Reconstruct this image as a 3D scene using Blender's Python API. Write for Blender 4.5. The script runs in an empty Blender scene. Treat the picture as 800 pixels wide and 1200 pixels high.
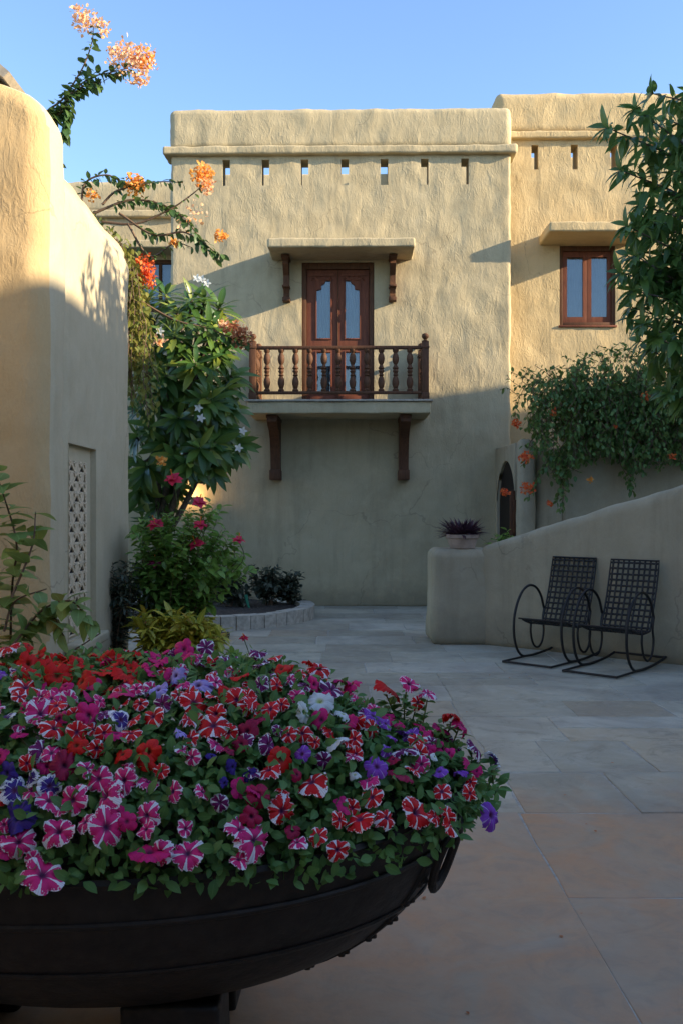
import bpy, bmesh, math, random
import numpy as np
from mathutils import Vector, Matrix, noise
R = random.Random(7)
NR = np.random.RandomState(11)
S = bpy.context.scene
COL = S.collection
F = 1064.0; CAMH = 1.45
def P(px, py, D):
    """a point of the place: bearing and height of something seen at distance D along the axis"""
    return Vector(((px-400)/F*D, D, CAMH+(600-py)/F*D))

# ------------------------------------------------------------------ camera, world, sun, exposure
cam = bpy.data.cameras.new('camera'); camo = bpy.data.objects.new('camera', cam); COL.objects.link(camo)
camo.location = (0, 0, CAMH); camo.rotation_euler = (math.radians(90), 0, 0)
cam.sensor_fit = 'VERTICAL'; cam.sensor_height = 36; cam.lens = 36*F/1200
cam.clip_start = .05; cam.clip_end = 3000
S.camera = camo
TOSUN = Vector((4, -1, 1.38)).normalized()
EL = math.asin(TOSUN.z); AZ = math.atan2(TOSUN.x, TOSUN.y)
w = bpy.data.worlds.new('World'); S.world = w; w.use_nodes = True
nt = w.node_tree; bg = nt.nodes['Background']
sky = nt.nodes.new('ShaderNodeTexSky'); sky.sky_type = 'NISHITA'; sky.sun_disc = False
sky.sun_elevation = EL; sky.sun_rotation = AZ
sky.air_density = 1.0; sky.dust_density = .6; sky.ozone_density = 2.0; sky.altitude = 50
tint = nt.nodes.new('ShaderNodeMix'); tint.data_type = 'RGBA'; tint.blend_type = 'MULTIPLY'; tint.inputs[0].default_value = 1; tint.inputs[7].default_value = (.86, .92, 1.03, 1)
nt.links.new(sky.outputs[0], tint.inputs[6]); nt.links.new(tint.outputs[2], bg.inputs[0]); bg.inputs[1].default_value = .15
sl = bpy.data.lights.new('sun', 'SUN'); sl.energy = 4.6; sl.angle = math.radians(.55); sl.color = (1, .84, .60)
so = bpy.data.objects.new('sun', sl); COL.objects.link(so); so.rotation_euler = TOSUN.to_track_quat('Z', 'Y').to_euler()
so.location = (10, -2, 12)
S.view_settings.view_transform = 'Standard'; S.view_settings.look = 'None'
S.view_settings.exposure = 1.38; S.view_settings.gamma = 1

# ------------------------------------------------------------------ materials
MATS = {}
class NB:
    def __init__(s, name):
        s.m = bpy.data.materials.new(name); s.m.use_nodes = True; s.t = s.m.node_tree
        s.b = s.t.nodes['Principled BSDF']; s.out = s.t.nodes['Material Output']; MATS[name] = s.m
    def n(s, typ, **kw):
        nd = s.t.nodes.new('ShaderNode'+typ)
        for k, v in kw.items():
            if k.startswith('i_'):
                key = k[2:]; key = int(key) if key.isdigit() else key.replace('_', ' ')
                nd.inputs[key].default_value = v
            else: setattr(nd, k, v)
        return nd
    def l(s, a, b): s.t.links.new(a, b)
    def coord(s, scale=(1, 1, 1), kind='Object', rot=(0, 0, 0)):
        c = s.n('TexCoord'); m = s.n('Mapping'); m.inputs['Scale'].default_value = scale; m.inputs['Rotation'].default_value = rot
        s.l(c.outputs[kind], m.inputs[0]); return m.outputs[0]
    def noise(s, v, sc, det=4, rough=.55, dist=0):
        n = s.n('TexNoise'); n.inputs['Scale'].default_value = sc; n.inputs['Detail'].default_value = det
        n.inputs['Roughness'].default_value = rough; n.inputs['Distortion'].default_value = dist
        if v is not None: s.l(v, n.inputs['Vector'])
        return n.outputs['Fac']
    def ramp(s, f, stops):
        r = s.n('ValToRGB'); e = r.color_ramp.elements
        while len(e) < len(stops): e.new(.5)
        for i, (p, c) in enumerate(stops): e[i].position = p; e[i].color = (*c, 1) if len(c) == 3 else c
        s.l(f, r.inputs[0]); return r.outputs[0]
    def mix(s, f, a, b, mode='MIX'):
        m = s.n('Mix', data_type='RGBA', blend_type=mode)
        for i, v in ((0, f), (6, a), (7, b)):
            if hasattr(v, 'links'): s.l(v, m.inputs[i])
            else: m.inputs[i].default_value = v if i == 0 else (*v, 1)
        return m.outputs[2]
    def math(s, op, a, b=0.0, c=0.0):
        m = s.n('Math', operation=op)
        for i, v in enumerate((a, b, c)):
            if hasattr(v, 'links'): s.l(v, m.inputs[i])
            else: m.inputs[i].default_value = v
        return m.outputs[0]
    def bump(s, h, strength, dist, prev=None):
        b = s.n('Bump'); b.inputs['Strength'].default_value = strength; b.inputs['Distance'].default_value = dist
        s.l(h, b.inputs['Height'])
        if prev is not None: s.l(prev, b.inputs['Normal'])
        return b.outputs[0]
    def color(s, c):
        if hasattr(c, 'links'): s.l(c, s.b.inputs['Base Color'])
        else: s.b.inputs['Base Color'].default_value = (*c, 1)
    def rough(s, v):
        if hasattr(v, 'links'): s.l(v, s.b.inputs['Roughness'])
        else: s.b.inputs['Roughness'].default_value = v
    def normal(s, v): s.l(v, s.b.inputs['Normal'])

def plaster(name, ca, cb, cc, relief=1.0, stain=.35):
    k = NB(name); g = k.n('NewGeometry'); pos = g.outputs['Position']
    big = k.noise(pos, .7, 5, .6); mid = k.noise(pos, 4.5, 5, .65); fine = k.noise(pos, 60, 3, .6)
    c = k.mix(k.ramp(big, [(.35, (0, 0, 0)), (.68, (1, 1, 1))]), ca, cb)
    c = k.mix(k.math('MULTIPLY', k.ramp(mid, [(.42, (0, 0, 0)), (.75, (1, 1, 1))]), .45), c, cc)
    # rain streaks: wear with a shape of its own
    mp = k.n('Mapping'); mp.inputs['Scale'].default_value = (5, 5, .45); k.l(pos, mp.inputs[0])
    st = k.ramp(k.noise(mp.outputs[0], 1.0, 5, .62), [(.5, (0, 0, 0)), (.74, (1, 1, 1))])
    c = k.mix(k.math('MULTIPLY', st, stain), c, tuple(x*.62 for x in ca))
    c = k.mix(k.math('MULTIPLY', k.ramp(fine, [(.3, (0, 0, 0)), (.7, (1, 1, 1))]), .2), c, tuple(min(1, x*1.25) for x in cb))
    k.color(c); k.rough(.93); k.b.inputs['Specular IOR Level'].default_value = .2
    wv = k.n('VectorMath', operation='ADD'); nz_ = k.n('TexNoise'); nz_.inputs['Scale'].default_value = 2.5; nz_.inputs['Detail'].default_value = 5; k.l(pos, nz_.inputs['Vector'])
    sc_ = k.n('VectorMath', operation='SCALE'); sc_.inputs['Scale'].default_value = .55; k.l(nz_.outputs['Color'], sc_.inputs[0]); k.l(pos, wv.inputs[0]); k.l(sc_.outputs[0], wv.inputs[1])
    vo = k.n('TexVoronoi', feature='DISTANCE_TO_EDGE'); vo.inputs['Scale'].default_value = .55; k.l(wv.outputs[0], vo.inputs['Vector'])
    crack = k.math('MULTIPLY', k.math('LESS_THAN', vo.outputs['Distance'], .0035), k.ramp(k.noise(pos, .9, 2), [(.5, (0, 0, 0)), (.6, (1, 1, 1))]))
    c = k.mix(k.math('MULTIPLY', crack, .32), c, tuple(x*.3 for x in ca))
    blot = k.ramp(k.noise(pos, 2.2, 6, .7, 1.2), [(.52, (0, 0, 0)), (.60, (1, 1, 1))]); c = k.mix(k.math('MULTIPLY', blot, .16), c, tuple(min(1, x*1.28) for x in cb))
    # splash dirt along the foot of the wall, broken by noise
    sx_ = k.n('SeparateXYZ'); k.l(pos, sx_.inputs[0]); foot = k.math('SUBTRACT', k.math('MULTIPLY', mid, .75), sx_.outputs[2])
    c = k.mix(k.math('MULTIPLY', k.ramp(foot, [(.0, (0, 0, 0)), (.28, (1, 1, 1))]), .45), c, tuple(x*.45 for x in ca)); k.color(c)
    # trowel marks: stretched, warped, in patches
    m2 = k.n('Mapping'); m2.inputs['Scale'].default_value = (1, 1, .42); m2.inputs['Rotation'].default_value = (.0, .30, .0); k.l(pos, m2.inputs[0])
    patch = k.ramp(k.noise(pos, 1.6, 3, .5, .6), [(.36, (.18,)*3), (.62, (1,)*3)])
    tr = k.noise(m2.outputs[0], 5, 4, .55, .6); tr2 = k.noise(m2.outputs[0], 15, 4, .6, 1.0); tr3 = k.noise(m2.outputs[0], 38, 3, .6, .5)
    rid = k.math('MULTIPLY', k.math('ABSOLUTE', k.math('SUBTRACT', tr2, .5)), patch)
    b = k.bump(tr, .34*relief, .05); b = k.bump(rid, .55*relief, .034, b); b = k.bump(tr3, .30*relief, .010, b); b = k.bump(fine, .35*relief, .004, b)
    k.normal(b); return k.m
M_PL = plaster('plaster_sand', (.40, .325, .195), (.47, .385, .235), (.52, .435, .28), .78, .5)
M_PLR = plaster('plaster_golden', (.47, .345, .175), (.53, .40, .215), (.56, .45, .26))
M_PLN = plaster('plaster_near', (.44, .365, .235), (.49, .41, .27), (.53, .45, .31), .45, .22)
M_GLOW = plaster('plaster_warm_glow', (.445, .30, .14), (.505, .355, .18), (.51, .385, .22), .8, .4)  # plaster colour warmed to stand for a glow on the pier
M_PLG = plaster('plaster_greyed', (.35, .295, .195), (.41, .35, .24), (.46, .40, .29), .4, .5)

def wood(name, dark, light, rough=.45):
    k = NB(name); v = k.coord((9, 9, 1.1)); n1 = k.noise(v, 3, 5, .6, 1.5); n2 = k.noise(k.coord((1, 1, 1)), 2.5, 3)
    c = k.mix(k.ramp(n1, [(.3, (0, 0, 0)), (.7, (1, 1, 1))]), dark, light)
    c = k.mix(k.math('MULTIPLY', k.ramp(n2, [(.5, (0, 0, 0)), (.8, (1, 1, 1))]), .4), c, tuple(x*.5 for x in dark))
    k.color(c); k.rough(rough); k.b.inputs['Specular IOR Level'].default_value = .22; k.normal(k.bump(n1, .35, .004)); return k.m
M_WD = wood('dark_wood', (.065, .029, .014), (.135, .058, .027), .65)
M_WR = wood('red_wood', (.115, .036, .019), (.20, .064, .031), .6)
M_SHADE = wood('opening_shade', (.010, .007, .006), (.02, .013, .010), .6)  # near-black tone for the shade inside the arched opening

def simple(name, c, rough=.6, metal=0, bumpsc=None, bs=.2, bd=.004, var=.25, spec=.5):
    k = NB(name); n = k.noise(k.coord(), bumpsc or 6, 4)
    k.color(k.mix(k.ramp(n, [(.3, (0, 0, 0)), (.75, (1, 1, 1))]), tuple(x*(1-var) for x in c), tuple(min(1, x*(1+var)) for x in c)))
    k.rough(rough); k.b.inputs['Metallic'].default_value = metal; k.b.inputs['Specular IOR Level'].default_value = spec
    if bumpsc: k.normal(k.bump(n, bs, bd))
    return k.m
M_IRON = simple('black_iron', (.017, .013, .011), .5, .2, 26, .9, .005, .6)
M_CHAIR = simple('wrought_iron', (.022, .019, .018), .5, .4, 50, .3, .002)
M_SOIL = simple('soil', (.045, .032, .022), .95, 0, 25, 1, .03, .5)
M_POT = simple('clay_pot', (.40, .30, .24), .85, 0, 12, .2, .003)
M_BARK = simple('bark', (.12, .09, .065), .9, 0, 18, .8, .01, .45)
M_STEM = simple('green_stem', (.10, .12, .035), .6)
M_STEMB = simple('brown_stem', (.13, .075, .04), .7)
M_JALI = simple('grille_stone', (.60, .47, .31), .85, 0, 30, .3, .003)
M_DARK = simple('grille_shade', (.02, .018, .016), .9)
M_CURT = simple('curtain_cloth', (.50, .58, .60), .9, 0, 4, .2, .01, .12)
M_GRN = simple('green_plastic', (.03, .22, .13), .4)
M_TILE = simple('roof_slab_stone', (.36, .31, .24), .85, 0, 20, .3, .004)
M_PINK = simple('curb_stone', (.44, .39, .31), .85, 0, 14, .5, .006, .3)
M_BASE = simple('grout', (.40, .37, .31), .95, 0, 30, .4, .004)

k = NB('pane_glass'); gl = k.n('BsdfGlossy'); gl.inputs['Roughness'].default_value = .03; tp = k.n('BsdfTransparent'); tp.inputs[0].default_value = (.75, .8, .82, 1)
fr = k.n('Fresnel'); fr.inputs[0].default_value = 1.9; mx = k.n('MixShader')
k.l(fr.outputs[0], mx.inputs[0]); k.l(tp.outputs[0], mx.inputs[1]); k.l(gl.outputs[0], mx.inputs[2]); k.l(mx.outputs[0], k.out.inputs[0]); M_GLASS = k.m
k = NB('lamp_glow'); k.color((1, .8, .5)); k.b.inputs['Emission Color'].default_value = (1, .72, .35, 1); k.b.inputs['Emission Strength'].default_value = 3.5; M_LAMP = k.m

def stone(name, a, b, c):
    k = NB(name); oi = k.n('ObjectInfo'); g = k.n('NewGeometry')
    sh = k.n('VectorMath', operation='SCALE'); k.l(oi.outputs['Location'], sh.inputs[0]); sh.inputs['Scale'].default_value = 3.7
    ad = k.n('VectorMath', operation='ADD'); k.l(g.outputs['Position'], ad.inputs[0]); k.l(sh.outputs[0], ad.inputs[1])
    v = ad.outputs[0]; n1 = k.noise(v, 1.5, 6, .6, 1.6); n2 = k.noise(v, 7, 5, .65); n3 = k.noise(v, 45, 3)
    col = k.mix(k.ramp(n1, [(.32, (0, 0, 0)), (.66, (1, 1, 1))]), a, b)
    col = k.mix(k.math('MULTIPLY', k.ramp(n2, [(.5, (0, 0, 0)), (.72, (1, 1, 1))]), .55), col, c)
    col = k.mix(k.math('MULTIPLY', oi.outputs['Random'], .6), col, tuple(x*.6 for x in a))
    pt_ = k.noise(v, 2.6, 6, .7, 2.5); col = k.mix(k.math('MULTIPLY', k.ramp(pt_, [(.52, (0, 0, 0)), (.6, (1, 1, 1))]), .16), col, tuple(min(1, x*1.12) for x in c)); pt2 = k.noise(v, 3.3, 6, .75, 1.5); col = k.mix(k.math('MULTIPLY', k.ramp(pt2, [(.34, (1, 1, 1)), (.47, (0, 0, 0))]), .6), col, tuple(x*.55 for x in a))
    big = k.noise(g.outputs['Position'], 1.1, 5, .6, 1.0)
    col = k.mix(k.math('MULTIPLY', k.ramp(big, [(.42, (0, 0, 0)), (.62, (1, 1, 1))]), .45), col, (.20, .17, .14))
    sp = k.noise(g.outputs['Position'], 9, 5, .7); col = k.mix(k.math('MULTIPLY', k.ramp(sp, [(.60, (0, 0, 0)), (.70, (1, 1, 1))]), .4), col, tuple(x*.5 for x in a))
    # iron staining in the stone itself: rust coloured patches near the bowl, breaking up across the joints
    sy = k.n('SeparateXYZ'); k.l(g.outputs['Position'], sy.inputs[0]); w1 = k.noise(g.outputs['Position'], 1.0, 6, .6, .8)
    ms_ = k.math('ADD', k.math('MULTIPLY', k.math('SUBTRACT', w1, .5), 3.4), k.math('ADD', k.math('MULTIPLY', k.math('SUBTRACT', 4.75, sy.outputs[1]), 1.1), k.math('MULTIPLY', k.math('SUBTRACT', oi.outputs['Random'], .5), .9)))
    rust = k.mix(k.ramp(k.noise(v, 2.2, 5, .65, 1.2), [(.35, (0, 0, 0)), (.65, (1, 1, 1))]), (.50, .255, .12), (.40, .28, .175))
    rust = k.mix(k.math('MULTIPLY', k.ramp(k.noise(v, 5.5, 6, .7, 1.6), [(.48, (0, 0, 0)), (.62, (1, 1, 1))]), .38), rust, (.27, .19, .13)); rust = k.mix(k.math('MULTIPLY', k.ramp(k.noise(v, 1.3, 4, .6, .9), [(.52, (0, 0, 0)), (.66, (1, 1, 1))]), .4), rust, (.40, .35, .27))
    col = k.mix(k.math('MULTIPLY', k.ramp(ms_, [(.0, (0, 0, 0)), (.9, (1, 1, 1))]), .82), col, rust)
    k.color(col); k.rough(k.ramp(n2, [(.3, (.42,)*3), (.7, (.7,)*3)])); 
    b_ = k.bump(n1, .35, .012); b_ = k.bump(n2, .35, .006, b_); b_ = k.bump(n3, .25, .002, b_); k.normal(b_); return k.m
M_ST = [stone('slab_greygreen', (.45, .40, .285), (.53, .48, .36), (.59, .545, .43)),
        stone('slab_tan', (.48, .39, .26), (.55, .465, .325), (.59, .52, .40)),
        stone('slab_pale', (.53, .485, .37), (.60, .55, .43), (.66, .62, .51)),
        stone('slab_buff', (.47, .40, .30), (.45, .38, .28), (.52, .45, .34)),
        stone('slab_brown', (.42, .34, .25), (.46, .37, .26), (.50, .41, .30))]

def leafmat(name, a, b, rough=.45, trans=.25, third=None, tc=None):
    k = NB(name); at = k.n('Attribute', attribute_name='var'); oi = k.n('ObjectInfo')
    f = k.math('FRACT', k.math('ADD', at.outputs['Fac'], oi.outputs['Random']))
    c = k.mix(f, a, b)
    if third: c = k.mix(k.math('GREATER_THAN', f, .86), c, third)
    at2 = k.n('UVMap'); sep = k.n('SeparateXYZ'); k.l(at2.outputs[0], sep.inputs[0])
    mid = k.math('LESS_THAN', k.math('ABSOLUTE', sep.outputs[0]), .07)
    c = k.mix(k.math('MULTIPLY', mid, .5), c, tuple(min(1, x*1.9+.02) for x in a))
    k.color(c); k.rough(rough); k.b.inputs['Specular IOR Level'].default_value = .4
    tr = k.n('BsdfTranslucent'); k.l(k.mix(.5, c, tc or tuple(min(1, x*2.2+.03) for x in b)), tr.inputs[0])
    mx = k.n('MixShader'); mx.inputs[0].default_value = trans
    k.l(k.b.outputs[0], mx.inputs[1]); k.l(tr.outputs[0], mx.inputs[2]); k.l(mx.outputs[0], k.out.inputs[0]); return k.m
L_PET = leafmat('petunia_leaf', (.065, .155, .032), (.12, .235, .06), .55, .28)
L_PLU = leafmat('plumeria_leaf', (.030, .085, .022), (.11, .18, .03), .32, .26, (.20, .24, .04))
L_BOU = leafmat('bougainvillea_leaf', (.035, .085, .024), (.09, .15, .035), .45, .25)
L_YEL = leafmat('yellow_green_leaf', (.12, .15, .03), (.24, .22, .045), .5, .3, (.06, .10, .02))
L_TRE = leafmat('tree_leaf', (.045, .10, .024), (.11, .19, .04), .36, .34)
L_VIN = leafmat('vine_leaf', (.055, .12, .03), (.15, .22, .055), .5, .32)
L_HIB = leafmat('hibiscus_leaf', (.11, .22, .035), (.20, .31, .06), .42, .32)
L_CRO = leafmat('croton_leaf', (.55, .43, .045), (.24, .27, .035), .4, .25, (.42, .25, .03))
L_DRK = leafmat('dark_shrub_leaf', (.035, .05, .03), (.075, .085, .05), .5, .2)
L_PUR = leafmat('purple_leaf', (.050, .022, .035), (.10, .045, .06), .5, .15)
L_CLI = leafmat('climber_leaf', (.12, .21, .06), (.24, .29, .065), .5, .25, (.25, .20, .05))

def bractmat(name, a, b, trans=.4):
    k = NB(name); at = k.n('Attribute', attribute_name='var'); c = k.mix(at.outputs['Fac'], a, b)
    k.color(c); k.rough(.7); tr = k.n('BsdfTranslucent'); k.l(c, tr.inputs[0]); mx = k.n('MixShader'); mx.inputs[0].default_value = trans
    k.l(k.b.outputs[0], mx.inputs[1]); k.l(tr.outputs[0], mx.inputs[2]); k.l(mx.outputs[0], k.out.inputs[0]); return k.m
B_ORG = bractmat('bract_orange', (.85, .30, .03), (.85, .45, .12))
B_PCH = bractmat('bract_peach', (.86, .42, .16), (.84, .62, .42))
B_RED = bractmat('bract_redorange', (.75, .10, .03), (.85, .25, .06))
B_BRN = bractmat('bract_faded', (.42, .15, .06), (.60, .26, .12))
B_WHT = bractmat('petal_white', (.8, .8, .74), (.85, .85, .8))
B_HIB = bractmat('petal_hibiscus', (.70, .02, .06), (.62, .03, .10), .25)
B_HIP = bractmat('petal_pink', (.75, .06, .28), (.70, .12, .35), .25)

def petalmat(name, base, star, half, edge=0.0, throat=(.1, .02, .08), vein=.0):
    k = NB(name); uv = k.n('UVMap'); sep = k.n('SeparateXYZ'); k.l(uv.outputs[0], sep.inputs[0])
    oi = k.n('ObjectInfo'); tn = k.noise(k.coord((1, 1, 1)), 9, 3)
    u = k.math('ABSOLUTE', k.math('SUBTRACT', k.math('FRACT', sep.outputs[0]), .5)); v = sep.outputs[1]
    base2 = k.mix(k.math('MULTIPLY', oi.outputs['Random'], .5), base, tuple(x*.62 for x in base))
    c = k.mix(k.math('MULTIPLY', k.math('GREATER_THAN', tn, .55), vein), base2, tuple(x*.5 for x in base))
    if half > 0:
        hv = k.math('MULTIPLY', half, k.math('ADD', .15, k.math('ADD', k.math('MULTIPLY', v, .95), k.math('MULTIPLY', k.math('SUBTRACT', tn, .5), 1.3))))
        hv = k.math('MULTIPLY', hv, k.math('ADD', .6, k.math('MULTIPLY', oi.outputs['Random'], .8)))
        c = k.mix(k.math('LESS_THAN', u, hv), c, star)
    if edge > 0:
        ee = k.math('ADD', v, k.math('MULTIPLY', k.math('SUBTRACT', tn, .5), .9))
        c = k.mix(k.math('GREATER_THAN', ee, 1-edge), c, star)
    vn = k.math('MULTIPLY', k.math('POWER', k.math('ABSOLUTE', k.math('SINE', k.math('MULTIPLY', sep.outputs[0], 34.6))), 6.0), .28)
    c = k.mix(vn, c, tuple(x*.55 for x in base)); c = k.mix(k.ramp(v, [(.10, (1, 1, 1)), (.34, (0, 0, 0))]), c, throat)
    k.color(c); k.rough(.55); k.b.inputs['Specular IOR Level'].default_value = .25
    tr = k.n('BsdfTranslucent'); k.l(c, tr.inputs[0]); mx = k.n('MixShader'); mx.inputs[0].default_value = .25
    k.l(k.b.outputs[0], mx.inputs[1]); k.l(tr.outputs[0], mx.inputs[2]); k.l(mx.outputs[0], k.out.inputs[0]); return k.m
WHT = (.90, .88, .90)
PET = {'RW': petalmat('petal_red_star', (.80, .014, .020), WHT, .10, .02),
       'R': petalmat('petal_red', (.80, .018, .012), (.3, .01, .01), .0, 0, (.12, .03, .01), .3),
       'M': petalmat('petal_magenta', (.80, .02, .19), WHT, .0, .0, (.12, .01, .05), .3),
       'MW': petalmat('petal_magenta_star', (.82, .03, .21), WHT, .115, .05),
       'C': petalmat('petal_crimson', (.45, .012, .07), (.2, .0, .03), .0, 0, (.05, .0, .02), .4),
       'PW': petalmat('petal_purple_star', (.21, .012, .13), WHT, .10, .03),
       'V': petalmat('petal_violet', (.30, .07, .52), (.55, .4, .7), .06, 0),
       'L': petalmat('petal_lavender', (.52, .40, .82), (.25, .12, .5), .04, 0),
       'D': petalmat('petal_indigo', (.06, .025, .26), (.02, .01, .08), .05, 0, (.01, .005, .03), .3),
       'DW': petalmat('petal_indigo_edged', (.07, .03, .24), WHT, .06, .28),
       'W': petalmat('petal_white_star', (.80, .82, .80), (.75, .78, .6), .03, 0, (.45, .5, .15))}

# ------------------------------------------------------------------ helpers
def tag(o, label=None, cat=None, group=None, kind=None):
    if label: o['label'] = label
    if cat: o['category'] = cat
    if group: o['group'] = group
    if kind: o['kind'] = kind
    return o
def empty(name, loc, rz=0, **kw):
    o = bpy.data.objects.new(name, None); COL.objects.link(o); o.location = loc; o.rotation_euler = (0, 0, rz)
    o.empty_display_size = .1; return tag(o, **kw)
def link(name, me, mat=None, parent=None, loc=None, rot=None):
    o = bpy.data.objects.new(name, me); COL.objects.link(o)
    if mat and not me.materials: me.materials.append(mat)
    if parent: o.parent = parent
    if loc is not None: o.location = loc
    if rot is not None: o.rotation_euler = rot
    return o
def mesh(name, V, Fc, smooth=True, sharp=35):
    me = bpy.data.meshes.new(name); me.from_pydata([tuple(v) for v in V], [], Fc); me.update()
    bm = bmesh.new(); bm.from_mesh(me); bmesh.ops.recalc_face_normals(bm, faces=bm.faces); bm.to_mesh(me); bm.free()
    if smooth:
        me.polygons.foreach_set('use_smooth', [True]*len(me.polygons))
        me.set_sharp_from_angle(angle=math.radians(sharp))
    return me
class MB:
    def __init__(s): s.V = []; s.F = []
    def add(s, V, Fc, M=None):
        b = len(s.V); s.V += [(M @ Vector(v)) if M else Vector(v) for v in V]; s.F += [tuple(i+b for i in f) for f in Fc]; return s
    def box(s, x0, x1, y0, y1, z0, z1, c=0.0, M=None):
        """box, chamfered by c on all edges when c > 0"""
        if c <= 0:
            V = [(x, y, z) for z in (z0, z1) for y in (y0, y1) for x in (x0, x1)]
            return s.add(V, [(0, 2, 3, 1), (4, 5, 7, 6), (0, 1, 5, 4), (2, 6, 7, 3), (0, 4, 6, 2), (1, 3, 7, 5)], M)
        bm = bmesh.new(); bmesh.ops.create_cube(bm, size=1)
        for v in bm.verts: v.co = Vector(((x0+x1)/2+v.co.x*(x1-x0), (y0+y1)/2+v.co.y*(y1-y0), (z0+z1)/2+v.co.z*(z1-z0)))
        bmesh.ops.bevel(bm, geom=bm.edges[:], offset=c, segments=2, profile=.5, affect='EDGES')
        bm.verts.ensure_lookup_table(); bm.verts.index_update()
        V = [v.co.copy() for v in bm.verts]; Fc = [tuple(v.index for v in f.verts) for f in bm.faces]; bm.free()
        return s.add(V, Fc, M)
    def tube(s, pts, r, n=8, close=False, cap=True):
        pts = [Vector(p) for p in pts]; N = len(pts)
        rs = r if isinstance(r, (list, tuple)) else [r]*N
        b = len(s.V); up = None
        for i, p in enumerate(pts):
            a = pts[(i-1) % N] if (close or i > 0) else p; c = pts[(i+1) % N] if (close or i < N-1) else p
            t = (c-a).normalized() if (c-a).length > 1e-9 else Vector((0, 0, 1))
            if up is None: up = t.orthogonal().normalized()
            up = (up-t*up.dot(t)); up = up.normalized() if up.length > 1e-6 else t.orthogonal().normalized()
            si = t.cross(up)
            for j in range(n):
                an = 2*math.pi*j/n; s.V.append(p+(up*math.cos(an)+si*math.sin(an))*rs[i])
        for i in range(N if close else N-1):
            for j in range(n):
                a0 = b+i*n+j; a1 = b+i*n+(j+1) % n; c0 = b+((i+1) % N)*n+j; c1 = b+((i+1) % N)*n+(j+1) % n
                s.F.append((a0, a1, c1, c0))
        if cap and not close:
            s.F.append(tuple(b+j for j in range(n))[::-1]); s.F.append(tuple(b+(N-1)*n+j for j in range(n)))
        return s
    def lathe(s, prof, n=24, c=(0, 0, 0)):
        b = len(s.V); c = Vector(c); m = len(prof)
        for (r, z) in prof:
            for j in range(n):
                an = 2*math.pi*j/n; s.V.append(c+Vector((r*math.cos(an), r*math.sin(an), z)))
        for i in range(m-1):
            for j in range(n):
                s.F.append((b+i*n+j, b+i*n+(j+1) % n, b+(i+1)*n+(j+1) % n, b+(i+1)*n+j))
        s.F.append(tuple(b+j for j in range(n))[::-1]); s.F.append(tuple(b+(m-1)*n+j for j in range(n)))
        return s
    def prism(s, poly, a0, a1, axis='x'):
        """poly in the plane across the axis, extruded a0..a1"""
        n = len(poly); b = len(s.V)
        for a in (a0, a1):
            for (u, v) in poly: s.V.append(Vector((a, u, v)) if axis == 'x' else Vector((u, a, v)) if axis == 'y' else Vector((u, v, a)))
        s.F.append(tuple(b+i for i in range(n))[::-1]); s.F.append(tuple(b+n+i for i in range(n)))
        for i in range(n): s.F.append((b+i, b+(i+1) % n, b+n+(i+1) % n, b+n+i))
        return s
    def build(s, name, mat, parent=None, loc=None, rot=None, smooth=True, sharp=35):
        return link(name, mesh(name, s.V, s.F, smooth, sharp), mat, parent, loc, rot)

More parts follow.
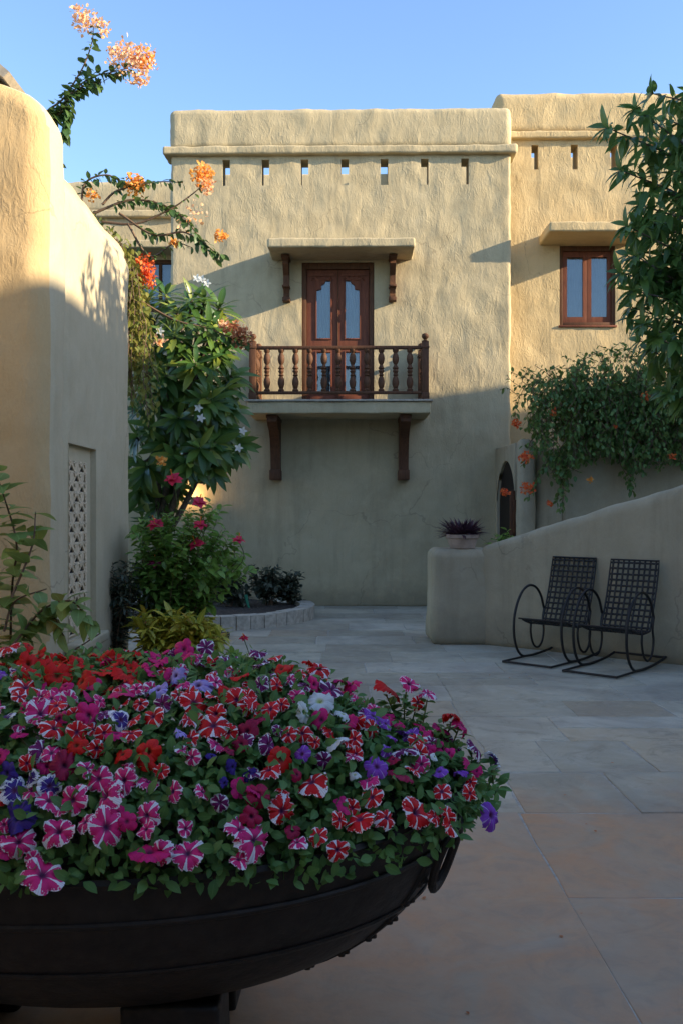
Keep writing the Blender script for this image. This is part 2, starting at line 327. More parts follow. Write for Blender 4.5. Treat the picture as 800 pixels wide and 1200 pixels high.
def axis_coords(a, b, step, r, extra):
    pts = {round(a, 4), round(b, 4)} | {round(e, 4) for e in extra if a < e < b}
    if r > 0:
        for t in (.12, .3, .55, .8, 1): pts |= {round(a+r*t, 4), round(b-r*t, 4)}
    pts = sorted(pts); out = [pts[0]]
    for p in pts[1:]:
        g = p-out[-1]
        if g < 1e-3: continue
        n = max(1, round(g/step)); base = out[-1]
        for i in range(1, n+1): out.append(base+g*i/n)
    return out
def rbox(lo, hi, r=.05, step=.1, amp=.01, holes=(), deform=None, cuts=((), (), ()), nsc=3.2, skip=()):
    """plaster body: box with hand-rounded edges, uneven faces, holes = (axis, side, u0,u1,v0,v1, depth|None) ; None = right through"""
    lo = Vector(lo); hi = Vector(hi); ex = [list(c) for c in cuts]
    for (ax, sd, u0, u1, v0, v1, dp) in holes:
        o = [a for a in range(3) if a != ax]; ex[o[0]] += [u0, u1]; ex[o[1]] += [v0, v1]
    C = [axis_coords(lo[a], hi[a], step, min(r, (hi[a]-lo[a])/2.01), ex[a]) for a in range(3)]
    V = []; Fc = []; idx = {}
    def vert(p):
        key = (round(p[0], 4), round(p[1], 4), round(p[2], 4))
        if key in idx: return idx[key]
        q = Vector(p)
        c = Vector([min(max(q[a], lo[a]+min(r, (hi[a]-lo[a])/2)), hi[a]-min(r, (hi[a]-lo[a])/2)) for a in range(3)])
        d = q-c; on = sum(1 for a in range(3) if abs(q[a]-c[a]) > 1e-6)
        if on > 1:
            m = max(abs(x) for x in d); d = d.normalized()*m
        n = d.normalized() if d.length > 1e-6 else Vector((0, 0, 1))
        A = amp
        for (ax, sd, u0, u1, v0, v1, dp) in holes:
            o = [a for a in range(3) if a != ax]
            du = max(u0-q[o[0]], 0, q[o[0]]-u1); dv = max(v0-q[o[1]], 0, q[o[1]]-v1)
            A = min(A, amp*min(1, math.hypot(du, dv)/.07))
        pos = c+d
        if A > 0:
            f = noise.noise(pos*nsc)+.55*noise.noise(pos*nsc*2.6+Vector((7, 3, 1)))+.35*noise.noise(pos*nsc*6+Vector((1, 9, 4)))
            pos = pos+n*A*f
        if deform: pos = deform(pos)
        V.append(pos); idx[key] = len(V)-1; return len(V)-1
    for ax in range(3):
        o = [a for a in range(3) if a != ax]
        for sd, val in ((-1, lo[ax]), (1, hi[ax])):
            if (ax, sd) in skip: continue
            U, W = C[o[0]], C[o[1]]
            for i in range(len(U)-1):
                for j in range(len(W)-1):
                    um = (U[i]+U[i+1])/2; wm = (W[j]+W[j+1])/2
                    if any(h[0] == ax and (h[6] is None or h[1] == sd) and h[2] < um < h[3] and h[4] < wm < h[5] for h in holes): continue
                    q = []
                    for (a_, b_) in ((U[i], W[j]), (U[i+1], W[j]), (U[i+1], W[j+1]), (U[i], W[j+1])):
                        p = [0, 0, 0]; p[ax] = val; p[o[0]] = a_; p[o[1]] = b_; q.append(vert(p))
                    if len(set(q)) == 4: Fc.append(tuple(q))
    for (ax, sd, u0, u1, v0, v1, dp) in holes:
        o = [a for a in range(3) if a != ax]
        f = lo[ax] if sd < 0 else hi[ax]; b = (hi[ax] if sd < 0 else lo[ax]) if dp is None else f-sd*dp
        def pt(u, v, t):
            p = [0, 0, 0]; p[o[0]] = u; p[o[1]] = v; p[ax] = t; p = Vector(p); return deform(p) if deform else p
        s0 = len(V); cs = [(u0, v0), (u1, v0), (u1, v1), (u0, v1)]
        V += [pt(u, v, f) for u, v in cs]+[pt(u, v, b) for u, v in cs]
        for i in range(4): Fc.append((s0+i, s0+(i+1) % 4, s0+4+(i+1) % 4, s0+4+i))
        if dp is not None: Fc.append((s0+4, s0+5, s0+6, s0+7))
    return V, Fc
def rb(name, lo, hi, mat, parent=None, loc=None, rot=None, **kw):
    V, Fc = rbox(lo, hi, **kw); return link(name, mesh(name, V, Fc, True, 50), mat, parent, loc, rot)

# --- leaves
def leaf_tmpl(wid=.4, prof=(.0, .75, 1, .72, 0), fold=.18, curl=.25, wave=0.0):
    n = len(prof)-1; V = []; U = []; Fc = []
    for i, pw in enumerate(prof):
        t = i/n; zc = -curl*t*t; h = pw*wid/2
        wv = wave*math.sin(t*9)
        V += [(-h, t, zc+fold*h*2*.5+wv), (0, t, zc), (h, t, zc+fold*h*2*.5-wv)]; U += [(-1, t), (0, t), (1, t)]
    for i in range(n):
        a = i*3; b = a+3
        Fc += [(a, a+1, b+1, b), (a+1, a+2, b+2, b+1)]
    return np.array(V, float), Fc, np.array(U, float)
T_OVAL = leaf_tmpl(.58, (.1, .85, 1, .7, .0), .2, .22)
T_LANCE = leaf_tmpl(.33, (.15, .8, 1, .9, .6, 0), .3, .3, .01)
T_PLU = leaf_tmpl(.25, (.12, .6, .95, 1, .72, 0), .22, .28)
T_HEART = leaf_tmpl(.8, (.35, 1, .85, .5, 0), .15, .25)
T_BRACT = leaf_tmpl(.75, (.2, 1, .8, 0), .35, -.1)
T_SPIKE = leaf_tmpl(.12, (.8, 1, .7, 0), .5, .35)
def mat_from(pos, d, nrm, s):
    d = Vector(d).normalized(); nrm = Vector(nrm); x = d.cross(nrm)
    if x.length < 1e-4: x = d.orthogonal()
    x.normalize(); z = x.cross(d)
    return Matrix(((x.x*s, d.x*s, z.x*s, pos[0]), (x.y*s, d.y*s, z.y*s, pos[1]), (x.z*s, d.z*s, z.z*s, pos[2]), (0, 0, 0, 1)))
def leafcloud(name, tmpl, mats, mat, parent=None, kind='stuff'):
    V, Fc, U = tmpl; M = np.array([[list(r) for r in m] for m in mats]); n = len(M)
    if n == 0: return None
    W = np.einsum('nij,vj->nvi', M[:, :3, :3], V)+M[:, None, :3, 3]
    nv = len(V); fa = np.array(Fc); FA = (fa[None]+(np.arange(n)*nv)[:, None, None]).reshape(-1, 4)
    me = bpy.data.meshes.new(name); me.vertices.add(n*nv); me.vertices.foreach_set('co', W.reshape(-1))
    me.loops.add(FA.size); me.loops.foreach_set('vertex_index', FA.reshape(-1))
    me.polygons.add(len(FA)); me.polygons.foreach_set('loop_start', np.arange(len(FA))*4); me.polygons.foreach_set('loop_total', np.full(len(FA), 4))
    me.update(calc_edges=True)
    uv = me.uv_layers.new(name='UVMap'); UU = np.tile(U, (n, 1))[FA.reshape(-1)]; uv.data.foreach_set('uv', UU.reshape(-1))
    at = me.attributes.new('var', 'FLOAT', 'POINT'); at.data.foreach_set('value', np.repeat(NR.rand(n), nv).astype(np.float32))
    me.polygons.foreach_set('use_smooth', [True]*len(FA)); me.validate()
    o = link(name, me, mat, parent)
    if kind: o['kind'] = kind
    return o
_lm = {}
def leaf_objs(name, tmpl, mats, mat, parent, limit=300):
    """large leaves: each an object sharing one mesh"""
    key = (name, mat.name)
    if key not in _lm:
        V, Fc, U = tmpl; me = bpy.data.meshes.new(name); me.from_pydata(V.tolist(), [], Fc)
        uv = me.uv_layers.new(name='UVMap')
        for l in me.loops: uv.data[l.index].uv = U[l.vertex_index]
        me.polygons.foreach_set('use_smooth', [True]*len(me.polygons)); me.materials.append(mat); _lm[key] = me
    for m in mats[:limit]:
        o = bpy.data.objects.new(name, _lm[key]); COL.objects.link(o); o.parent = parent; o.matrix_local = m
    if len(mats) > limit: leafcloud(name+'_mass', tmpl, mats[limit:], mat, parent)
def rv(s=1.0): return Vector((R.gauss(0, 1), R.gauss(0, 1), R.gauss(0, 1))).normalized()*s
def curve_pts(pts, n=6):
    """Catmull-Rom through pts"""
    P_ = [Vector(p) for p in pts]; P_ = [P_[0]*2-P_[1]]+P_+[P_[-1]*2-P_[-2]]; out = []
    for i in range(1, len(P_)-2):
        for j in range(n):
            t = j/n; a, b, c, d = P_[i-1:i+3]
            out.append(.5*((2*b)+(c-a)*t+(2*a-5*b+4*c-d)*t*t+(3*b-a-3*c+d)*t**3))
    out.append(P_[-2]); return out
def leaves_along(pts, dens, size, spread=.9, start=.15, droop=.3, jitter=.0, sv=.35):
    out = []; L = [0]
    for a, b in zip(pts, pts[1:]): L.append(L[-1]+(b-a).length)
    tot = L[-1]; n = max(1, int(dens*tot*(1-start))); ph = R.random()*6
    for i in range(n):
        s = tot*(start+(1-start)*(i+R.random()*.6)/n); j = 0
        while j < len(L)-2 and L[j+1] < s: j += 1
        t = (s-L[j])/max(1e-6, L[j+1]-L[j]); p = pts[j].lerp(pts[j+1], min(1, t)); tg = (pts[j+1]-pts[j]).normalized()
        ph += 2.4; o = tg.orthogonal().normalized(); o = Matrix.Rotation(ph, 3, tg) @ o
        d = (o*spread+tg*.5+rv(.25)+Vector((0, 0, -droop))).normalized()
        out.append(mat_from(p+(rv(jitter) if jitter else Vector()), d, Vector((0, 0, 1))+rv(.45), size*(1+R.uniform(-sv, sv))))
    return out
def cluster(name, c, rad, n, size, mat, parent, flat=1.0):
    ms = []
    for _ in range(int(n*1.7)):
        d = rv(); p = Vector(c)+Vector((d.x*rad[0], d.y*rad[1], d.z*rad[2]))*(R.random()**.5)*1.05
        ms.append(mat_from(p, rv()+Vector((0, 0, .2)), rv(), size*R.uniform(.6, 1.25)))
    return leafcloud(name, T_BRACT, ms, mat, parent)

# ================================================================== SETTING: ground, paving
g = MB().add([(-300, -300, -.05), (300, -300, -.05), (300, 300, -.05), (-300, 300, -.05)], [(0, 1, 2, 3)]).build('ground', M_SOIL); tag(g, kind='structure')
fl = MB().box(-6, 9, -4, 16, -.04, -.005).build('courtyard_floor', M_BASE); tag(fl, kind='structure')
def slab(x0, x1, y0, y1, mat):
    if x1-x0 < .12 or y1-y0 < .1: return
    g = .0025+R.random()*.003; cx, cy = (x0+x1)/2, (y0+y1)/2; hx, hy = (x1-x0)/2-g, (y1-y0)/2-g; c = .0035; zt = R.uniform(-.0025, .0025)
    tx, ty = R.uniform(-.003, .003), R.uniform(-.003, .003)
    j = lambda: R.uniform(-.006, .003)
    B = [(-hx+j(), -hy+j()), (hx-j(), -hy+j()), (hx-j(), hy-j()), (-hx+j(), hy-j())]
    # edges broken by hand: each side in short runs that wander and chip
    ns = 5 if y0 < 8 else 2; W_ = []
    for i in range(4):
        (ax, ay), (bx, by) = B[i], B[(i+1) % 4]
        for q in range(ns):
            t = q/ns; wv = 0 if q == 0 else R.uniform(-.0045, .0035); nx, ny = (by-ay), -(bx-ax); ln = math.hypot(nx, ny)
            W_.append((ax+(bx-ax)*t+nx/ln*wv, ay+(by-ay)*t+ny/ln*wv))
    n_ = len(W_); ch_ = [c*R.uniform(.5, 2.2) for _ in W_]
    zz = lambda x, y: zt+x*tx+y*ty
    V = [(x, y, -.03) for x, y in W_]+[(x, y, zz(x, y)-q) for (x, y), q in zip(W_, ch_)]+[(x*(1-q/math.hypot(x, y)*1.4), y*(1-q/math.hypot(x, y)*1.4), zz(x, y)) for (x, y), q in zip(W_, ch_)]
    Fc = [tuple(range(2*n_, 3*n_))]
    for i in range(n_):
        k2 = (i+1) % n_; Fc += [(i, k2, n_+k2, n_+i), (n_+i, n_+k2, 2*n_+k2, 2*n_+i)]
    me = bpy.data.meshes.new('paving_slab'); me.from_pydata(V, [], Fc); me.update()
    link('paving_slab', me, mat, fl, (cx, cy, 0))
rows = [-.6, .9, 2.0, 4.38, 5.06, 5.76, 6.43, 6.98, 7.6, 8.2, 8.75, 9.4, 9.95, 10.6, 11.15, 11.8, 12.4, 13.0, 13.6, 14.3]
RS = random.Random(5)
for i in range(len(rows)-1):
    y0, y1 = rows[i], rows[i+1]
    if y1 <= 4.4: xs = [-3.4, -1.9, -.45, .85, 2.05, 3.4]
    else:
        xs = [-3.4+RS.uniform(0, .4)]
        while xs[-1] < 5.4: xs.append(xs[-1]+RS.choice([.55, .7, .9, 1.1, 1.25]))
        if y1 < 8.3:
            k_ = min(range(len(xs)), key=lambda q: abs(xs[q]-.86)); xs[k_] = .86+RS.uniform(-.03, .03)
    for a, b in zip(xs, xs[1:]):
        if y1 <= 2.1: m = M_ST[4] if a > .8 else RS.choice([M_ST[4], M_ST[3]])
        elif y1 <= 4.4: m = M_ST[3] if a < 2 else M_ST[1]
        elif y1 < 7: m = RS.choices([M_ST[0], M_ST[1], M_ST[2]], [5, 3, 1])[0]
        else: m = RS.choices([M_ST[0], M_ST[1], M_ST[2]], [5, 1, 3])[0]
        ym = (y0+y1)/2
        if b-a > .8 and RS.random() < .25 and y1 > 4.4: slab(a, b, y0, ym, m); slab(a, b, ym, y1, RS.choice(M_ST[:3]))
        elif y1 == 4.38 and a > .8: slab(a, b, y0, 3.42, M_ST[4]); slab(a, b, 3.42, y1, M_ST[3])
        else: slab(a, b, y0, y1, m)

# ================================================================== MAIN BUILDING
mb = empty('main_building', (0, 14, 0), -.016, label='two storey sand plaster block with a wooden balcony over the courtyard', cat='building')
slotx = [(px-400)/76. for px in (265, 311, 357, 404, 450, 497, 544)]
SZ0, SZ1 = 6.49, 6.89
holes = [(1, -1, x-.058, x+.058, SZ0, SZ1, None) for x in slotx]+[(1, -1, -.61, .50, 3.075, 5.30, .16)]
rb('wall', (-2.64, 0, -.02), (2.60, .34, 7.02), M_PL, mb, r=.05, step=.07, amp=.017, holes=holes)
rb('rear_wall', (-2.62, .33, 0), (2.58, 4.6, 6.35), M_PL, mb, r=.05, step=.6, amp=.0)
rb('rear_parapet', (-2.62, 4.2, 6.3), (.9, 4.6, 8.24), M_PL, mb, r=.05, step=.5, amp=.01)
rb('stair_tower', (.9, 3.6, 6.3), (2.58, 4.6, 8.35), M_PL, mb, r=.05, step=.5, amp=.01)
rb('cornice', (-2.74, -.10, 6.945), (2.68, .36, 7.075), M_PL, mb, r=.035, step=.07, amp=.014)
rb('parapet', (-2.66, -.015, 7.06), (2.61, .42, 7.69), M_PL, mb, r=.10, step=.07, amp=.015)

def bracket(name, parent, x, y, z, h, d, wdt, mat):
    """carved wooden bracket, top at z, reaching d out from the wall at y"""
    prof = [(0, 0), (-d, 0), (-d, -.07*h), (-d*.86, -.13*h), (-d*.9, -.2*h), (-d*.72, -.3*h), (-d*.46, -.42*h), (-d*.42, -.55*h), (-d*.5, -.66*h), (-d*.36, -.76*h), (-d*.3, -.84*h),
            (-d*.4, -.9*h), (-d*.38, -1.0*h), (0, -h)]
    m = MB().prism([(y+a, z+b) for a, b in prof], x-wdt/2, x+wdt/2)
    m.box(x-wdt*.72, x+wdt*.72, y-d*1.04, y-.004, z-.035, z-.002, .006)
    m.box(x-wdt*.68, x+wdt*.68, y-d*.46, y-.004, z-h-.012, z-h*.93, .005)
    m.box(x-wdt*.66, x+wdt*.66, y-d*.58, y-.004, z-h*.70, z-h*.655, .005)
    return m.build(name, mat, parent)
can = rb('canopy', (-1.075, -.70, 5.335), (1.09, .04, 5.475), M_PL, mb, r=.03, step=.07, amp=.014)
for x in (-.84, .78): bracket('canopy_bracket', can, x, .0, 5.33, .64, .34, .085, M_WD)
# door
fm = MB()
fm.box(-.61, -.54, .015, .13, 3.075, 5.30, .006).box(.43, .50, .015, .13, 3.075, 5.30, .006).box(-.54, .43, .017, .128, 5.20, 5.298, .006).box(-.54, .43, .02, .13, 3.075, 3.10, .0)
fm.build('door_frame', M_WD, mb)
for k_, (a, b) in enumerate(((-.538, -.0575), (-.0525, .428))):
    ww = b-a; pa = (a+.155, b-.115) if k_ == 0 else (a+.115, b-.155)
    V, Fc = rbox((a, .06, 3.102), (b, .105, 5.198), r=.006, step=.5, amp=0, holes=[(1, -1, pa[0], pa[1], 3.32, 3.92, None), (1, -1, pa[0], pa[1], 4.14, 5.03, None)])
    m = MB().add(V, Fc)
    inn = 1 if k_ == 0 else -1      # stepped ogee in the top outer corner of the glass
    ox = pa[0] if k_ == 0 else pa[1]
    m.prism([(ox, 5.031), (ox+inn*.14, 5.031), (ox+inn*.12, 4.99), (ox+inn*.075, 4.965), (ox+inn*.07, 4.90), (ox, 4.885)], .052, .098, 'y')
    for (z0, z1) in ((3.32, 3.92), (4.14, 5.03)):
        m.box(pa[0]-.02, pa[0], .045, .062, z0-.02, z1+.02, .003).box(pa[1], pa[1]+.02, .045, .062, z0-.02, z1+.02, .003)
        m.box(pa[0], pa[1], .046, .061, z0-.02, z0, .003).box(pa[0], pa[1], .046, .061, z1, z1+.02, .003)
    m.box(a+.03, b-.03, .045, .062, 5.10, 5.155, .004).box(a+.05, b-.05, .047, .062, 3.16, 3.25, .006)
    cx_ = (a+b)/2
    for q in range(7):
        an = math.pi*q/6; m.lathe([(.001, -.004), (.014, -.003), (.017, 0), (.014, .003), (.001, .004)], 8, (cx_+.17*math.cos(an)*(.9), .05, 5.04+.055*math.sin(an)))
    d = m.build('door', M_WR, mb, sharp=30)
    for (z0, z1) in ((3.325, 3.915), (4.145, 5.025)): MB().box(pa[0]-.004, pa[1]+.004, .082, .088, z0-.003, z1+.003).build('pane', M_GLASS, d)
    n = 26; V = []
    for i in range(n+1):
        x = pa[0]-.03+(pa[1]-pa[0]+.06)*i/n; y = .122+.008*math.sin(i*1.5); V += [(x, y, 3.2), (x, y, 5.15)]
    link('curtain', mesh('curtain', V, [(2*i, 2*i+2, 2*i+3, 2*i+1) for i in range(n)]), M_CURT, d)
MB().box(-.062, -.048, .04, .06, 3.11, 5.19, .004).build('door_bead', M_WD, mb)

# balcony
bal = rb('balcony', (-1.345, -.90, 2.875), (1.295, .03, 3.045), M_PL, mb, r=.018, step=.07, amp=.012)
MB().box(-1.375, 1.325, -.93, -.002, 3.046, 3.075, .006).build('balcony_top_slab', M_TILE, bal)
def beam_bracket(x):
    h, d = .93, .78; y, z = 0, 2.872
    pr = [(0, 0), (-d, 0), (-d, -.10), (-d+.08, -.15), (-.5, -.2), (-.33, -.32), (-.24, -.5), (-.2, -.7), (-.2, -h+.16), (-.235, -h+.15), (-.235, -h), (0, -h)]
    MB().prism([(y+a, z+b) for a, b in pr], x-.072, x+.072).box(x-.085, x+.085, -.27, -.004, z-h-.004, z-h+.145, .008).box(x-.084, x+.084, -d-.01, -.003, z-.05, z-.002, .006).build('balcony_bracket', M_WD, bal)
beam_bracket(-1.0); beam_bracket(.945)
RY = -.83; BX = [(-1.27, RY), (1.22, RY)]
pm = MB().box(-.05, .05, -.05, .05, 0, .84, .006).box(-.058, .058, -.058, .058, 0, .10, .006).box(-.058, .058, -.058, .058, .74, .775, .006)
pm.lathe([(.05, .84), (.055, .848), (.03, .862), (.022, .875), (.03, .884), (.048, .902), (.053, .922), (.046, .945), (.028, .96), (.001, .966)], 16)
pme = mesh('post', pm.V, pm.F)
for (x, y) in BX+[(-1.27, -.06), (1.22, -.06)]: link('post', pme, M_WD, bal, (x, y, 3.075))
TR = 3.075+.735; BR = 3.075+.085
for (a, b, z, nm) in ((-1.22, 1.17, TR, 'top_rail'), (-1.22, 1.17, BR, 'bottom_rail')):
    MB().box(a, b, RY-.04, RY+.04, z, z+(.045 if nm == 'top_rail' else .04), .008).build(nm, M_WD, bal)
for x in (-1.27, 1.22):
    MB().box(x-.038, x+.038, RY+.05, -.11, TR, TR+.045, .008).build('top_rail', M_WD, bal); MB().box(x-.038, x+.038, RY+.05, -.11, BR, BR+.04, .008).build('bottom_rail', M_WD, bal)
bp = [(.030, .0), (.034, .02), (.020, .04), (.026, .06), (.034, .10), (.036, .14), (.030, .185), (.018, .215), (.030, .235), (.018, .255), (.030, .29), (.022, .315), (.034, .335), (.022, .36), (.016, .385), (.030, .42), (.036, .47), (.030, .52), (.018, .555), (.030, .575), (.032, .61)]
H = TR-BR-.04; bp = [(r*1.38, z*H/.61) for r, z in bp]
bm_ = MB().lathe(bp, 14); bme = mesh('baluster', bm_.V, bm_.F)
for i in range(11): link('baluster', bme, M_WD, bal, (-1.065+i*.2065, RY, BR+.04))
for x in (-1.27, 1.22):
    for y in (-.62, -.45, -.28): link('baluster', bme, M_WD, bal, (x, y, BR+.04))

# ================================================================== RIGHT WING
rw = empty('side_building', (2.6, 14.4, 0), -.012, label='taller golden plaster building on the right with a small shuttered window', cat='building')
def rx(px, D=14.4): return (px-400)/F*D-2.6
sx = [rx(p) for p in (626, 672, 718, 764, 810, 856)]
WX0, WX1, WZ0, WZ1 = rx(655), rx(720), 4.41, 5.67
V, Fc = rbox((-.10, 0, 0), (6.2, .34, 7.40), r=.05, step=.075, amp=.018, holes=[(1, -1, x-.055, x+.055, 6.88, 7.27, None) for x in sx]+[(1, -1, WX0, WX1, WZ0, WZ1, .18)])
link('wall', mesh('wall', V, Fc, True, 50), M_PLR, rw)
rb('rear_wall', (-.08, .33, 0), (6.18, 4.6, 6.75), M_PLR, rw, r=.05, step=.8, amp=0)
rb('rear_parapet', (-.08, 4.2, 6.7), (6.18, 4.6, 8.72), M_PLR, rw, r=.05, step=.8, amp=0)
rb('cornice', (.012, -.09, 7.345), (6.3, .36, 7.465), M_PLR, rw, r=.035, step=.075, amp=.013)
rb('parapet', (-.17, -.01, 7.455), (6.25, .45, 8.12), M_PLR, rw, r=.13, step=.075, amp=.015)
cn = rb('canopy', (.53, -.72, 5.68), (1.98, .04, 5.83), M_PLR, rw, r=.03, step=.07, amp=.014)
wf = MB(); 
for (a, b, c, d) in ((WX0, WX0+.055, WZ0, WZ1), (WX1-.055, WX1, WZ0, WZ1), (WX0+.055, WX1-.055, WZ0, WZ0+.05), (WX0+.055, WX1-.055, WZ1-.08, WZ1)):
    wf.box(a, b, .02, .12, c, d, .006)
wfo = wf.build('window_frame', M_WD, rw)
xm = (WX0+WX1)/2
for (a, b) in ((WX0+.057, xm-.002), (xm+.002, WX1-.057)):
    V, Fc = rbox((a, .045, WZ0+.052), (b, .085, WZ1-.082), r=.005, step=.5, amp=0, holes=[(1, -1, a+.07, b-.06, WZ0+.14, WZ1-.17, None)])
    c_ = MB().add(V, Fc).build('casement', M_WR, rw, sharp=30)
    MB().box(a+.066, b-.056, .063, .068, WZ0+.135, WZ1-.165).build('pane', M_GLASS, c_)
    n = 20; V = []
    for i in range(n+1):
        x = a+.05+(b-a-.09)*i/n; y = .135+.01*math.sin(i*1.3); V += [(x, y, WZ0+.06), (x, y, WZ1-.1)]
    link('curtain', mesh('curtain', V, [(2*i, 2*i+2, 2*i+3, 2*i+1) for i in range(n)]), M_CURT, c_)
MB().box(WX0-.02, WX1+.02, -.03, .10, WZ0-.035, WZ0-.004, .006).build('window_sill', M_WR, rw)

# ================================================================== LEFT BACK WING
lw = empty('rear_left_building', (-4.2, 16.8, 0), 0, label='shaded plaster wing set back at left behind the bougainvillea', cat='building')
rb('wall', (-2.2, 0, 0), (1.9, .34, 6.9), M_PL, lw, r=.05, step=.12, amp=.017, holes=[(1, -1, .45, 1.25, 5.15, 6.12, .18)])
rb('rear_wall', (-2.18, .33, 0), (1.88, 4, 6.8), M_PL, lw, r=.05, step=.8, amp=0)
rb('cornice', (-2.3, -.10, 6.88), (1.92, .36, 7.02), M_PL, lw, r=.035, step=.1, amp=.013)
rb('parapet', (-2.22, -.01, 7.0), (1.9, .42, 7.58), M_PL, lw, r=.1, step=.1, amp=.02)
rb('canopy', (.2, -.5, 6.2), (1.5, .04, 6.34), M_PL, lw, r=.03, step=.1, amp=.012)
wf = MB().box(.45, .52, .02, .12, 5.15, 6.12, .006).box(1.18, 1.25, .02, .12, 5.15, 6.12, .006).box(.52, 1.18, .02, .12, 5.15, 5.22, .006).box(.52, 1.18, .02, .12, 6.05, 6.12, .006).box(.82, .88, .03, .1, 5.22, 6.05, .006)
wfo = wf.build('window_frame', M_WD, lw); 
for a, b in ((.52, .82), (.88, 1.18)): MB().box(a-.003, b+.003, .06, .066, 5.217, 6.053).build('pane', M_GLASS, wfo)
MB().box(.53, 1.17, .15, .17, 5.2, 6.08).build('curtain', M_CURT, wfo)

# ================================================================== HOUSE ACROSS THE COURT (off to the right, throws the big shade)
oh = empty('courtyard_house', (12, 0, 0), 0, label='tall sand plaster house closing the courtyard on the far right', cat='building')
mm = MB().prism([(-12, 0), (13.9, 0), (13.9, 4.65), (10.25, 7.85), (-12, 7.9)], 0, 4.5); mm.build('wall', M_PL, oh, smooth=False)
for y in (-6, -2, 2, 6): 
    f_ = MB().box(-.05, .02, y-.6, y+.6, 4.6, 6.0, .01).build('window_frame', M_WD, oh); MB().box(-.07, -.052, y-.5, y+.5, 4.7, 5.9).build('pane', M_GLASS, f_)

# ================================================================== HOUSE BEHIND THE VIEWPOINT, unseen, added to cut sky light in the courtyard
ph = empty('added_rear_house', (0, -2.0, 0), 0, label='single storey plaster house behind the viewpoint added to cut sky light in the courtyard', cat='building')
rb('wall', (-9, -5, -.02), (12, -1, 4.6), M_PLG, ph, r=.1, step=.8, amp=.0)
MB().box(-.6, .6, -1.02, -.94, 0, 2.2, .01).build('door', M_WD, ph)
sh = empty('added_left_house', (-3.7, 0, 0), 0, label='long plaster house side added beyond the left courtyard wall to cut sky light', cat='building')  # unseen mass added to hold back sky light from the left
rb('wall', (-6, -2, -.02), (0, 9.0, 4.15), M_PLG, sh, r=.1, step=.8, amp=.0)

# ================================================================== NEAR LEFT WALL
nw = empty('courtyard_wall', (-1.985, 7.4, 0), 0, label='tall rounded plaster wall at the left with a pierced stone grille', cat='wall')
ox, oy = -1.985, 7.4
GY0, GY1, GZ0, GZ1 = 6.62-oy, 7.36-oy, .50, 1.955
rb('wall', (-.36, 6.45-oy, -.02), (0, 8.66-oy, 3.93), M_PLN, nw, r=.22, step=.07, amp=.016, nsc=1.6, holes=[(0, 1, GY0, GY1, GZ0, GZ1, .045)])
pier = rb('pier', (-1.5, 6.08-oy, -.02), (.02, 6.58-oy, 4.22), M_GLOW, nw, r=.17, step=.07, amp=.018, nsc=1.8, deform=lambda p: Vector((p.x, p.y, p.z*(1+.05*min(1, max(0, (-p.x+.02)/.5))**.8))))
pier.data.materials.append(M_PLN)          # warm glow on the front face, put into its plaster colour
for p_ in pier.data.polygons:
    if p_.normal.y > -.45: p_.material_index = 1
rb('wall_return', (-1.6, 6.45-oy, 0), (-.34, 8.4-oy, 3.86), M_PLN, nw, r=.15, step=.4, amp=.01)
rb('sill', (-.01, GY0-.04, GZ0-.09), (.10, GY1+.04, GZ0-.01), M_PLN, nw, r=.02, step=.07, amp=.006)
# pierced stone grille: stacked triangles and petals in a frame
gm = MB(); gy0, gy1, gz0, gz1 = GY0+.03, GY1-.17, GZ0+.02, GZ1-.13; gx = -.042
MB().box(gx-.002, gx+.001, gy0, gy1, gz0, gz1).build('grille_back', M_DARK, nw)  # near-black sheet painted as the shade behind the pierced holes
gr = None
nc = 2; cw = (gy1-gy0)/nc; rowsn = 17; ch = (gz1-gz0)/rowsn; tf, tb = gx+.002, gx+.017
def cell(ya, yb, z0, half=None):
    w_ = yb-ya
    def q(pts): gm.prism([(ya+u*w_, z0+v*ch) for u, v in pts], tb-.013, tf+.013, 'x')
    if half == 'l': q([(0, 0), (1, 0), (.55, .14), (.08, .8), (0, .8)]); q([(1, 0), (1, 1), (0, 1), (0, .8), (.08, .8), (.55, .14)]); return
    q([(0, 0), (1, 0), (.74, .15), (.26, .15)]); q([(0, 0), (.26, .15), (.5, .80), (.5, 1), (0, 1)]); q([(1, 0), (1, 1), (.5, 1), (.5, .80), (.74, .15)])
for r_ in range(rowsn):
    z0 = gz0+r_*ch
    if r_ % 2 == 0:
        for c_ in range(nc): cell(gy0+c_*cw, gy0+(c_+1)*cw, z0)
    else:
        cell(gy0, gy0+cw/2, z0); cell(gy0+cw/2, gy0+cw*1.5, z0); cell(gy0+cw*1.5, gy1, z0)
    for c_ in range(2*nc):
        yy = gy0+(c_+.5)*cw/2; gm.lathe([(.001, -.012), (.011, -.010), (.014, 0), (.011, .010), (.001, .012)], 6, (tb+.002, yy, z0+ch))
        gm.prism([(yy-.028, z0+ch*.93), (yy, z0+ch*.55), (yy+.028, z0+ch*.93), (yy, z0+ch*1.12)], tb, tb+.007, 'x')
gm.build('stone_grille', M_JALI, nw, smooth=False)
# small stone eave above the pier
ev = empty('roof_eave', (-2.75, 6.35, 4.2), 0, label='small sloping stone eave on a plaster block above the left wall', cat='eave')
MB().prism([(-.5, .98), (.48, .17), (.52, .21), (-.47, 1.05)], -.25, .35, 'y').build('eave_slab', M_TILE, ev)
rb('eave_block', (-.45, -.12, -.05), (.34, .25, .40), M_PLN, ev, r=.03, step=.07, amp=.01)

